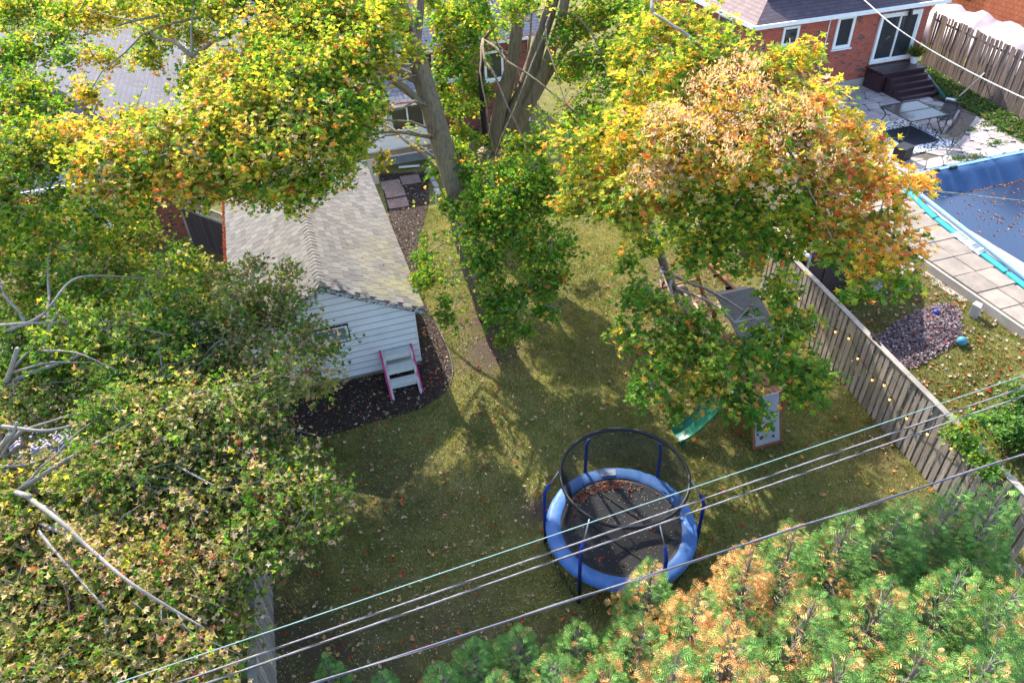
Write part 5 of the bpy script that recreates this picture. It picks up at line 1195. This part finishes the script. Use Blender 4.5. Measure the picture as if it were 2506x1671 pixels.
cB = clist([(1080, 70, 6.8, 1.0), (1060, 150, 6.2, .8), (1045, 235, 5., .6), (1085, 330, 4.2, .5), (1150, 385, 4.6, .55), (1230, 340, 5.0, .6), (1340, 50, 7.6, .9), (1390, 130, 7, .9), (1400, 215, 6.4, .9), (1345, 260, 5.9, .6), (1450, 260, 6.4, .8), (1420, 20, 8, .9), (1200, 10, 8.8, .6), (1330, 335, 5.4, .7), (1270, 395, 5.0, .6), (1020, 40, 7.4, .7), (1120, 10, 8.4, .8), (1180, 220, 4.6, .5), (1480, 150, 7.2, .7), (1030, 110, 6.6, .6), (1100, 200, 5.6, .5), (1060, 20, 7.6, .7), (1290, 170, 6.0, .4), (1330, 150, 6.6, .7), (1420, 320, 5.6, .7), (1060, 300, 4.4, .45), (1250, 290, 5.4, .4), (1010, 200, 5.6, .4), (1480, 40, 8.2, .8), (1500, 240, 6.6, .6)], mixpal((GRN, 7), (YEL, 2.5), (ORG, .4)))
cB += clist([(1290, 300, 6.2, .7), (1330, 390, 5.8, .6), (1240, 390, 5.2, .6), (1380, 300, 6.4, .7), (1390, 380, 6.0, .6), (1190, 330, 5.2, .45), (1300, 240, 6.4, .5), (1440, 120, 7.6, .7), (1290, 90, 7.4, .35), (1080, 250, 5.4, .4), (1150, 60, 7.4, .5), (1360, 190, 6.8, .6), (1240, 250, 5.8, .3), (990, 10, 8.2, .5), (1100, 440, 4.2, .5), (1180, 480, 4.2, .5)], cB[0][2])
cB += [(Vector((x, y, z)), .9, cB[0][2]) for x, y, z in ((10.2, 21.6, 8.7), (11.2, 22.2, 9.0), (12.1, 21.8, 8.8), (11.6, 23, 9.5), (10.6, 23.2, 9.6), (12.6, 22.6, 9.2), (8.2, 24, 10.5), (7.2, 24.8, 11), (6.2, 24.2, 10.6))]  # unseen clumps above the frame, added to cast shade on the lawn
foliage('crown', cB, .145, TB, 22, twigparent=TB, dens=.76, shape=MAPLE_S)
limbs(TB, [tuple(atY(1205, 210, 22.5)), tuple(atY(1265, 20, 22.3)), tuple(atY(1395, 62, 21.4)), tuple(atY(1110, 90, 22.8))], cB[::4], 32)

# C: right maple over the play set
TCm = empty('maple_tree', (10.2, 15.9, 0)); tag(TCm, 'broad maple over the play set with orange, red and pink autumn crown', 'tree')
PC = [(10.6, 15.9, -.05), (10.2, 15.9, 1.2), tuple(atY(1546, 662, 15.5)), tuple(atY(1515, 580, 15.2)), tuple(atY(1488, 515, 15.0)), tuple(atY(1500, 430, 14.6)), tuple(atY(1560, 330, 14.2)), tuple(atY(1620, 220, 13.9))]
_, CC_ = trunk_mesh(TCm, PC, [.17, .14, .12, .11, .10, .09, .06, .03], seed=5, n=10)
mC1 = mixpal((YEL, 3), (ORG, 3.2), (TAN, 2.6), (GRN, 1.6)); mC2 = mixpal((ORG, 5), (YEL, 2.5), (GRN, 2), (TAN, .7)); mC3 = mixpal((YEL, 4), (GRN, 3.2), (ORG, 2.0)); mC4 = mixpal((GRN, 8.5), (YEL, .9), (ORG, .75))
mC5 = mixpal((GRN, 7), (YEL, 2.0), (ORG, 1.0)); mCt = mixpal((TAN, 1.2), (ORG, 2.6), (YEL, 2.5), (GRN, 2))
cC = clist([(1490, 70, 8.8, .7), (1570, 55, 9, .8), (1640, 110, 8.8, .8), (1560, 170, 8.4, .85), (1480, 190, 8, .8), (1450, 300, 7.4, .8), (1800, 130, 8.6, .5), (1850, 115, 8.6, .38), (1760, 170, 8.4, .7), (1400, 380, 6.6, .7)], mC3) + \
     clist([(1660, 220, 8.2, .9), (1640, 330, 7.6, .9), (1760, 270, 8.0, .9), (1740, 350, 7.6, .8), (1840, 280, 7.9, .6)], mCt) + \
     clist([(1550, 290, 7.8, .85), (1860, 230, 8, .8), (1870, 350, 7.4, .85), (1520, 390, 7.0, .75), (1600, 380, 7.2, .7)], mC1) + \
     clist([(1950, 300, 7.6, .55), (1960, 390, 7, .8), (2040, 420, 6.8, .65), (2010, 340, 7.2, .45), (2105, 420, 6.6, .34), (1900, 450, 6.6, .5), (2030, 500, 6.2, .65), (1950, 530, 5.9, .6), (2070, 570, 5.8, .5), (1990, 610, 5.4, .5)], mC2) + \
     clist([(1990, 670, 5.2, .35), (2075, 640, 5.2, .4), (1920, 590, 5.5, .35)], mC5) + \
     clist([(1320, 330, 7, .6), (1340, 410, 6.4, .65), (1420, 440, 6.4, .7), (1500, 460, 6.2, .65), (1300, 470, 5.8, .45), (1450, 500, 5.8, .4)], mC3) + \
     clist([(1580, 450, 6.2, .7), (1660, 440, 6.2, .8), (1740, 440, 6.4, .8), (1800, 500, 5.7, .7), (1700, 530, 5.4, .7), (1620, 530, 5.4, .55), (1780, 575, 5.0, .4), (1550, 520, 5.3, .4), (1590, 575, 4.9, .38), (1660, 590, 4.8, .4), (1720, 610, 4.6, .35), (1840, 560, 5.2, .5), (1880, 500, 6.0, .5), (1460, 560, 4.9, .38), (1510, 560, 5.0, .3), (1640, 560, 5.0, .5), (1750, 540, 5.3, .5), (1380, 470, 6.0, .5), (1840, 440, 6.6, .6), (1700, 480, 6.0, .6), (1560, 470, 6.0, .5), (1570, 610, 4.6, .3), (1790, 640, 4.4, .4)], mC5) + \
     clist([(1440, 610, 4, .4), (1470, 680, 3.6, .55), (1530, 700, 3.6, .5), (1450, 770, 3.2, .55), (1560, 760, 3.4, .6), (1530, 830, 3, .65), (1490, 890, 2.6, .45), (1620, 800, 3.3, .65), (1620, 885, 2.8, .65), (1720, 820, 3.4, .75), (1700, 910, 2.6, .6), (1800, 770, 3.8, .65), (1830, 850, 3.2, .65), (1790, 700, 4, .5), (1870, 860, 3, .45), (1840, 900, 2.5, .45), (1560, 940, 2.2, .3), (1740, 950, 2.2, .35), (1620, 740, 3.6, .35), (1850, 740, 3.8, .35)], mC4)
foliage('crown', cC, .17, TCm, 23, twigparent=TCm, dens=.82)
sr = np.random.default_rng(77); SP, SN, SU = [], [], []
for x, y, z, r_, k_ in ((1660, 220, 8.4, .9, 26), (1640, 330, 7.8, .9, 24), (1760, 270, 8.2, .95, 34), (1740, 350, 7.8, .8, 26), (1840, 280, 8.1, .6, 14), (1560, 300, 8.1, .7, 26), (1690, 170, 8.8, .6, 26), (1500, 420, 7.0, .5, 16), (1880, 360, 7.6, .5, 12)):
    c0 = np.array(at(x, y, z))
    for _ in range(k_):
        d = sr.normal(size=3); d[2] = abs(d[2]); d /= np.linalg.norm(d); c = c0 + d * np.array([1, 1, .6]) * r_ * sr.uniform(.7, 1.1)
        SP.append(c + sr.normal(0, .07, (16, 3)) * [1, 1, 1.3]); SN.append(sr.normal(0, 1, (16, 3)) + [0, 0, .6]); SU.append(sr.normal(0, .5, (16, 3)) - [0, 0, 1])
SP = np.concatenate(SP); WING = polar([(0, .5), (60, .22), (150, .3), (180, .45), (-60, .14)], .05)
o = scatter('seed_clusters', SP, np.concatenate(SN), sr.uniform(.06, .10, len(SP)), pick(sr, len(SP), [((.76, .50, .38), 3), ((.68, .38, .27), 3), ((.78, .60, .48), 1)]), WING, LEAF, TCm, sr, up=np.concatenate(SU)); tag(o, kind='stuff')
nodesC = [tuple(v) for v in CC_[8:]] + [tuple(at(1640, 130, 8.6)), tuple(at(1780, 300, 7.6)), tuple(at(1900, 420, 6.6))]
rb = random.Random(12)
for A_, B_, r0, r1 in ((PC[-1], at(1780, 300, 7.5), .05, .03), (PC[-1], at(1640, 130, 8.7), .05, .03), (PC[-2], at(1900, 420, 6.6), .06, .03), (at(1640, 130, 8.7), at(1500, 30, 9.4), .045, .03), (at(1500, 30, 9.4), at(1470, -60, 9.8), .04, .04), (at(1640, 130, 8.7), at(1660, 160, 8.6), .04, .03), (PC[2], at(1690, 740, 3.9), .05, .03), (at(1690, 740, 3.9), at(1770, 730, 4.1), .03, .015), (at(1690, 740, 3.9), at(1720, 705, 4.2), .025, .012), (PC[1], at(1680, 880, 3.0), .06, .03)):
    branch(TCm, A_, B_, r0, r1, rb, TWIG, 'limb')
limbs(TCm, nodesC, cC[::4], 33, mat=TWIG)

# D: brown-leaved maple along the left edge
TD = empty('maple_tree', (-8.1, 15.2, 0)); tag(TD, 'spreading many-stemmed maple with curled brown and green leaves filling the lower left', 'tree')
base = Vector((-8.1, 15.0, 0)); rd = random.Random(4); nodesD = []
for k, tip in enumerate((at(60, 980, 4.0), at(85, 1000, 3.4), at(70, 1140, 4.6), at(130, 720, 5.2), at(20, 1000, 4.6), at(40, 800, 5.0), at(110, 1210, 3.8))):
    b1 = base + Vector((rd.uniform(-.3, .3), rd.uniform(-.3, .3), -.05)); mid_ = b1.lerp(tip, .5) + Vector((-.3, .1, .5))
    _, c_ = trunk_mesh(TD, [b1, b1 + Vector((0, 0, .6)), mid_, tip], [.13, .10, .075, .04], 'stem', TWIG, False, k, 8); nodesD += [tuple(v) for v in c_[6:]]
for L, r0, r1 in (([(70, 1140, 4.6), (130, 1190, 4.7), (200, 1250, 4.7), (290, 1330, 4.6), (400, 1400, 4.3), (470, 1440, 4.0)], .062, .02), ([(0, 975, 4.6), (100, 985, 4.6), (160, 975, 4.5)], .055, .03), ([(60, 985, 4.5), (150, 960, 4.6), (250, 930, 4.4)], .04, .015), ([(0, 1070, 4.2), (60, 1063, 4.2), (120, 1050, 4.1)], .05, .03),
                  ([(20, 760, 5.3), (100, 662 + 60, 5.6), (168, 650, 5.7), (235, 632, 5.6), (355, 645, 5.2)], .05, .015), ([(0, 745, 5.4), (100, 738, 5.5), (230, 746, 5.2)], .045, .02), ([(360, 1045, 4.3), (430, 1080, 4.4), (500, 1118, 4.2)], .035, .018), ([(90, 1215, 4.3), (150, 1290, 4.3), (240, 1400, 4.2)], .045, .02), ([(100, 800, 5.0), (180, 815, 5.1), (275, 850, 4.8)], .035, .015),
                  ([(290, 745, 5.0), (390, 775, 5.0)], .025, .015), ([(0, 1050, 4.4), (30, 1000, 4.6), (45, 970, 4.8)], .045, .03), ([(560, 985, 3.5), (680, 905, 3.7), (740, 870, 3.6)], .03, .012), ([(430, 960, 4.0), (440, 900, 4.4), (450, 850, 4.6)], .025, .012), ([(240, 1420, 3.9), (250, 1500, 3.7), (245, 1568, 3.5)], .03, .02), ([(400, 1400, 4.2), (440, 1450, 4.0), (560, 1500, 3.3)], .02, .01)):
    P = curve_pts([at(q[0] + rd.uniform(-6, 6), q[1] + rd.uniform(-5, 5), q[2] - .12 - rd.uniform(0, .25)) for q in L], 5); MB().tube(P, [(r0 + (r1 - r0) * i / (len(P) - 1)) * .72 for i in range(len(P))], 7).build('limb', TWIG, TD, smooth=True); 
nodesS = [q for q in nodesD if q[2] > 1.5]
prof_ = [(470, 60), (510, 330), (560, 580), (600, 690), (640, 720), (690, 730), (730, 680), (770, 770), (830, 800), (880, 775), (930, 700), (975, 610), (1030, 650), (1060, 760), (1110, 790), (1160, 760), (1220, 700), (1270, 670), (1310, 600), (1350, 540), (1400, 550), (1470, 560), (1570, 520)]
mD1 = mixpal((GRN, 6.5), (YEL, 2.6), (BRN, 1.2)); OLV = [((.16, .20, .05), 3), ((.22, .25, .07), 3), ((.30, .28, .10), 2), ((.10, .15, .035), 3)]; mD2 = mixpal((GRN, 3.2), (OLV, 4), (BRN, 2.6), (YEL, .5)); mD3 = mixpal((GRN, 2.4), (OLV, 4), (BRN, 3.2), (YEL, .5))
cD = []; rd = random.Random(14); yy = 490
while yy < 1600:
    xm_ = np.interp(yy, [q[0] for q in prof_], [q[1] for q in prof_]); xx = rd.uniform(-40, 30)
    while xx < xm_ - 25:
        zz = np.interp(yy, [480, 800, 1100, 1400, 1600], [5.0, 4.2, 3.7, 3.2, 2.9]) + rd.uniform(-.55, .55) - (.5 if xx > xm_ - 120 else 0)
        hole = (xx < 175 and 945 < yy < 1070) or (xx < 50 and 800 < yy < 850) or (360 < xx < 520 and yy < 555)
        if not hole:
            pal = mD1 if (yy < 900 and xx < 420) else (mD2 if yy < 1150 else mD3); rad = rd.uniform(.55, .85) * (.8 if xx > xm_ - 100 else 1) * (.62 if yy < 640 and xx > 480 else 1)
            cD.append((at(xx + rd.uniform(-15, 15), yy + rd.uniform(-15, 15), zz), rad, pal))
        xx += rd.uniform(52, 76)
    yy += 62
foliage('crown', cD, .115, TD, 24, mat=LEAFT, twigparent=TD, dens=.45, droop=.35, shape=TRI, fold=1.1)
limbs(TD, nodesS, cD[::6], 34, mat=TWIG)

# E: dark green tree at the upper left corner
TE = empty('maple_tree', (-9.5, 21.5, 0)); tag(TE, 'dark green glossy-leaved tree in the upper left corner', 'tree')
_, CE = trunk_mesh(TE, [(-9.5, 21.5, -.05), (-9.4, 21.4, 2), (-8.8, 21, 5), (-7.6, 20.5, 7.5), (-6.9, 20.3, 9)], [.3, .25, .2, .14, .06], seed=7, n=10)
cE = clist([(20, 30, 8.6, .8), (90, 20, 8.6, .7), (60, 110, 8.2, .7), (0, 130, 8.2, .8), (60, 200, 7.8, .75), (10, 250, 7.6, .8), (100, 260, 7.4, .6), (50, 330, 7.2, .8), (130, 340, 7., .6), (20, 400, 6.8, .7), (110, 375, 6.8, .5), (10, 470, 6.2, .6), (150, 130, 8.2, .35), (140, 30, 8.6, .5), (130, 450, 6.2, .4), (220, 480, 5.9, .5), (310, 480, 5.8, .5), (200, 540, 5.4, .5), (60, 520, 5.8, .5)], mixpal((GRN, 6.5), (YEL, 3.2), (BRN, .4), (ORG, .3)))
foliage('crown', cE, .13, TE, 25, twigparent=TE, dens=.75, shape=MAPLE_S)
limbs(TE, [tuple(v) for v in CE[10:]], cE[::2], 35)

# ------------------------------------------------------------------ cedars along the near lot line
def cedar(tip, h, rbase, orange, seed, label, group=None, dens=1.0):
    r = np.random.default_rng(seed); x, y = tip.x, tip.y; root = empty('cedar_tree', (x, y, 0)); tag(root, label, 'tree', group)
    MB().tube([(x, y, 0), (x + .03, y + .02, h * .5), (x, y, h * .97)], [.03 + .016 * h, .015 + .009 * h, .006], 7).build('trunk', CEDBARK, root, smooth=True)
    dp_ = .93 if h < 3 else .68
    n = int(760 * dens * h * rbase * 1.15 * dp_ ** 2); tt = 1 - np.sqrt(r.random(n)) * dp_; tt = np.clip(tt, 0.03, 1)
    zz = h * (tt * .96 + .02); rad = rbase * (1 - tt) ** .72 * (.35 + .65 * r.random(n) ** .5) + .03; A = r.uniform(0, 2 * math.pi, n)
    lob = 1 + .22 * np.sin(A * 3 + zz * 2.2 + seed) + .14 * np.sin(A * 5 - zz * 3.1)
    e = np.stack([np.cos(A), np.sin(A), 0 * A], 1); P = np.stack([x + e[:, 0] * rad * lob, y + e[:, 1] * rad * lob, zz], 1)
    U = e * 1.0 + np.array([0, 0, .55]) + r.normal(0, .35, (n, 3)); N = np.cross(U, np.cross(e, np.array([0, 0, 1.]))) * -1 + r.normal(0, .45, (n, 3)); N[:, 2] = np.abs(N[:, 2]) + .35
    pat = .55 * (np.sin(A * 2 + zz * 3 + seed) * .5 + .5) + .45 * r.random(n); inner = 1 - rad / (rbase * (1 - tt) ** .72 + .05)
    C = pick(r, n, [((.085, .21, .055), 3), ((.14, .30, .07), 3), ((.21, .37, .09), 2.4), ((.30, .42, .11), 1.4)])
    isO = pat > 1 - orange * .75 - inner * .12 * (orange > .05); C[isO] = pick(r, int(isO.sum()), [((.70, .38, .14), 3), ((.60, .28, .10), 2), ((.68, .47, .20), 2)])
    o = scatter('crown', P, N, r.uniform(.09, .19, n), C, FROND, CEDAR, root, r, up=U, fold=.25); tag(o, kind='stuff')
    mb = MB()
    for q in range(0, n, 14):
        mb.tube([(x, y, max(.1, zz[q] - .25)), tuple(P[q] * .6 + np.array([x, y, zz[q] - .1]) * .4), tuple(P[q])], [.012, .008, .004], 4, False)
    bo = mb.build('boughs', TWIG, root); tag(bo, kind='stuff')
specs = [((1500, 1285, 3.0), 3.0, .75, .42, 'orange-tipped cedar reaching over the near edge of the trampoline'), ((1735, 1245, 4.0), 4.0, .95, .75, 'cedar with the most orange dying sprays, right of the trampoline'), ((1610, 1350, 3.6), 3.6, .9, .6, 'orange-flecked cedar below the trampoline, left of the most orange one'),
         ((1835, 1195, 4.1), 4.1, .95, .4, 'cedar with a rusty tip touching the dark cable, right of the orange one'), ((1960, 1175, 4.1), 4.1, 1.0, .25, None), ((2090, 1140, 4.1), 4.1, 1.0, .14, None), ((2215, 1110, 4.1), 4.1, 1.0, .10, None), ((2320, 1100, 4.3), 4.3, 1.0, .10, None),
         ((1700, 1420, 4.3), 4.3, 1.05, .62, None), ((1880, 1360, 4.4), 4.4, 1.1, .42, None), ((2060, 1320, 4.4), 4.4, 1.1, .30, None), ((2230, 1290, 4.4), 4.4, 1.1, .22, None), ((2350, 1330, 4.4), 4.4, 1.0, .2, None), ((1560, 1490, 4.0), 4.0, 1.0, .55, None), ((1760, 1540, 4.5), 4.5, 1.0, .5, None), ((1960, 1490, 4.5), 4.5, 1.1, .35, None), ((2150, 1460, 4.5), 4.5, 1.1, .3, None), ((2310, 1480, 4.5), 4.5, 1.0, .28, None), ((1480, 1420, 3.0), 3.0, .85, .4, None),
         ((1440, 1425, 2.3), 2.3, .7, .10, 'bright green young cedar just below the trampoline rim'), ((1330, 1440, 2.1), 2.1, .7, .12, None), ((1190, 1455, 1.9), 1.9, .7, .10, None), ((1085, 1480, 1.8), 1.8, .6, .04, None), ((1270, 1510, 2.3), 2.3, .75, .28, None), ((1010, 1535, 1.8), 1.8, .55, .05, None), ((1400, 1520, 2.7), 2.7, .8, .3, None), ((1140, 1560, 2.2), 2.2, .7, .2, None), ((745, 1515, 1.1), 1.1, .28, .05, 'small lone cedar sapling at the bottom, left of the other cedars'), ((870, 1552, 1.2), 1.2, .35, .03, 'little green cedar at the bottom edge, right of the lone sapling')]
for k, (tp_, h_, rb_, og, lb_) in enumerate(specs):
    small = h_ < 3
    if not lb_:
        nth = ['first', 'second', 'third', 'fourth', 'fifth', 'sixth', 'seventh']
        if 4 <= k <= 7: lb_ = nth[k - 4] + ' green cedar right of the rusty-tipped one, back row of the hedge'
        elif 8 <= k <= 12: lb_ = nth[k - 8] + ' cedar from the left in the middle row of the hedge'
        elif 13 <= k <= 17: lb_ = nth[k - 13] + ' cedar from the left in the front row along the bottom edge'
        elif k == 18: lb_ = 'bushy orange-flecked cedar overlapping the bottom rim of the trampoline'
        elif k in (20, 21, 22): lb_ = nth[k - 20] + ' low green cedar left of the bright green young one'
        else: lb_ = {23: 'low cedar with brown flecks at the bottom, below the low green row', 24: 'lowest leftmost cedar of the low clump at the bottom edge', 25: 'knee-high cedar with brown flecks under the bright green young one', 26: 'low cedar at the bottom edge cut off by the frame'}[k]
    cedar(at(*tp_), h_, rb_, og, 50 + k, lb_ or ('young green cedar of the low row along the bottom edge' if small else 'tall cedar of the dense hedge filling the lower right corner'), 'young cedars along the bottom edge' if small else 'tall cedar hedge', .95)

# ------------------------------------------------------------------ shrubs and small plants
def shrub(name, label, clumps, pal, seed, size=.10, cat='shrub', stem=True, shape=OVAL):
    c0 = sum((c for c, _ in clumps), Vector()) / len(clumps); root = empty(name, (c0.x, c0.y, float(gh(c0.x, c0.y)))); tag(root, label, cat)
    foliage('foliage', [(c, r, pal) for c, r in clumps], size, root, seed, dens=1.0, shape=shape)
    if stem:
        rnd = random.Random(seed)
        for c, r in clumps: branch(root, (c0.x + rnd.uniform(-.1, .1), c0.y, float(gh(c0.x, c0.y))), c, .025, .008, rnd, TWIG, 'stem')
dg = mixpal((GRN, 1)); dg = [((c[0][0] * .7, c[0][1] * .75, c[0][2] * 1.2), c[1]) for c in dg]
shrub('shrub', 'dark green leafy shrub behind the near end of the right fence', [(gpt(2300, 1000) + Vector((.1, 0, .45)), .55), (gpt(2345, 950) + Vector((0, 0, .5)), .5), (gpt(2340, 1040) + Vector((0, .2, .5)), .5)], dg, 71, .11)
vp = [atplane(a, c, Vector((*FA, 0)) + fnR * .16, fnR) for a, c in ((2190, 1000), (2225, 1020), (2245, 960), (2260, 1050), (2210, 985), (2285, 1075))]
shrub('climbing_vine', 'green vine climbing the near end of the right fence', [(v, .22) for v in vp], mixpal((GRN, 8), (ORG, .5)), 72, .11, 'vine', False)
shrub('shrub', 'yellow green feathery bush behind the left fence at the bottom', [(at(545, 1380, 1.3), .35), (at(548, 1420, 1.1), .3)], mixpal((GRN, 3), (YEL, 2)), 73, .09)
hp = at(545, 1560, .3); hr = empty('hosta', (hp.x, hp.y, 0)); tag(hr, 'broad-leaved pale green hosta at the bottom behind the left fence', 'plant')
for k in range(14):
    a = k * 2.4; L = .34 - .008 * k; e = Vector((math.cos(a), math.sin(a), 0)); s = Vector((-e.y, e.x, 0)); z0 = .25 + .02 * k
    V = []
    for q in range(6):
        tt = q / 5; c = hp + Vector((0, 0, z0 - .3 + .3)) + e * L * (tt + .15) + Vector((0, 0, .16 * tt - .30 * tt * tt)); wd_ = .13 * math.sin(math.pi * min(1, tt * .9 + .1)) ** .8
        V += [c - s * wd_ + Vector((0, 0, .03)), c, c + s * wd_ + Vector((0, 0, .03))]
    MB().add(V, [(q * 3 + j, q * 3 + j + 1, q * 3 + j + 4, q * 3 + j + 3) for q in range(5) for j in range(2)]).build('leaf', M('hosta_leaf', (.22, .34, .10), (.15, .26, .07), 6, .5, .1) if k == 0 else bpy.data.materials['hosta_leaf'], hr, smooth=True)

# ------------------------------------------------------------------ fallen leaves and seeds
def fallen(name, label, n, x0, x1, y0, y1, dens, pal, s0, s1, shape=MAPLE_S, cat='leaves'):
    x = rng.uniform(x0, x1, n); y = rng.uniform(y0, y1, n); k = rng.random(n) < dens(x, y); x, y = x[k], y[k]; n = len(x)
    N = rng.normal(0, .4, (n, 3)); N[:, 2] = 1
    o = scatter(name, np.stack([x, y, gh(x, y) + rng.uniform(.035, .065, n)], 1), N, rng.uniform(s0, s1, n), pick(rng, n, pal), shape, DRYLEAF, None, rng); tag(o, label, cat, kind='stuff')
LP = [((.55, .13, .045), 2.2), ((.50, .05, .035), 1.3), ((.60, .34, .12), 2), ((.62, .46, .32), 3.2), ((.38, .2, .1), 2), ((.5, .3, .2), 2)]
fallen('fallen_leaves', 'red, orange and tan maple leaves scattered over the lawn', 3600, -2.4, 13, 5, 20, lambda x, y: np.clip(.34 + .35 * np.exp(-((x - 0) / 3.5) ** 2) - .2 * (y > 15), 0.05, 1), LP, .06, .135)
fallen('fallen_seeds', 'pale maple seeds and flecks strewn over lawn and mulch', 15000, -2.5, 13, 5, 24, lambda x, y: .35 + .45 * (x < 4), [((.62, .54, .40), 3), ((.5, .42, .3), 2)], .018, .036, CHIP, 'seeds')
fallen('fallen_leaves', 'leaf litter scattered over the neighbouring lawn by the pool kerb', 2300, 13.4, 17.6, 6, 16, lambda x, y: .75 + 0 * x, LP + [((.7, .6, .5), 2.5)], .06, .14)
fallen('fallen_leaves', 'fallen leaves lying under the maple around the play set', 900, 8.5, 13.2, 12, 18.5, lambda x, y: .8 + 0 * x, LP, .06, .13)
fallen('fallen_leaves', 'red and brown leaves carpeting the ground behind the left fence', 4500, -9, -2.8, 5, 16, lambda x, y: .9 + 0 * x, LP + [((.3, .08, .05), 3)], .07, .15)
n_ = 60; P = np.stack([rng.uniform(GXC, 2.3, n_), rng.uniform(GY0, GY1, n_), np.zeros(n_)], 1); P[:, 2] = zr(P[:, 0]) + .045; N = rng.normal(0, .2, (n_, 3)) + np.array([sa, 0, ca])
o = scatter('roof_leaves', P, N, rng.uniform(.03, .09, n_), pick(rng, n_, LP), MAPLE_S, DRYLEAF, None, rng); tag(o, 'few dry leaves lying on the garage roof', 'leaves', kind='stuff')
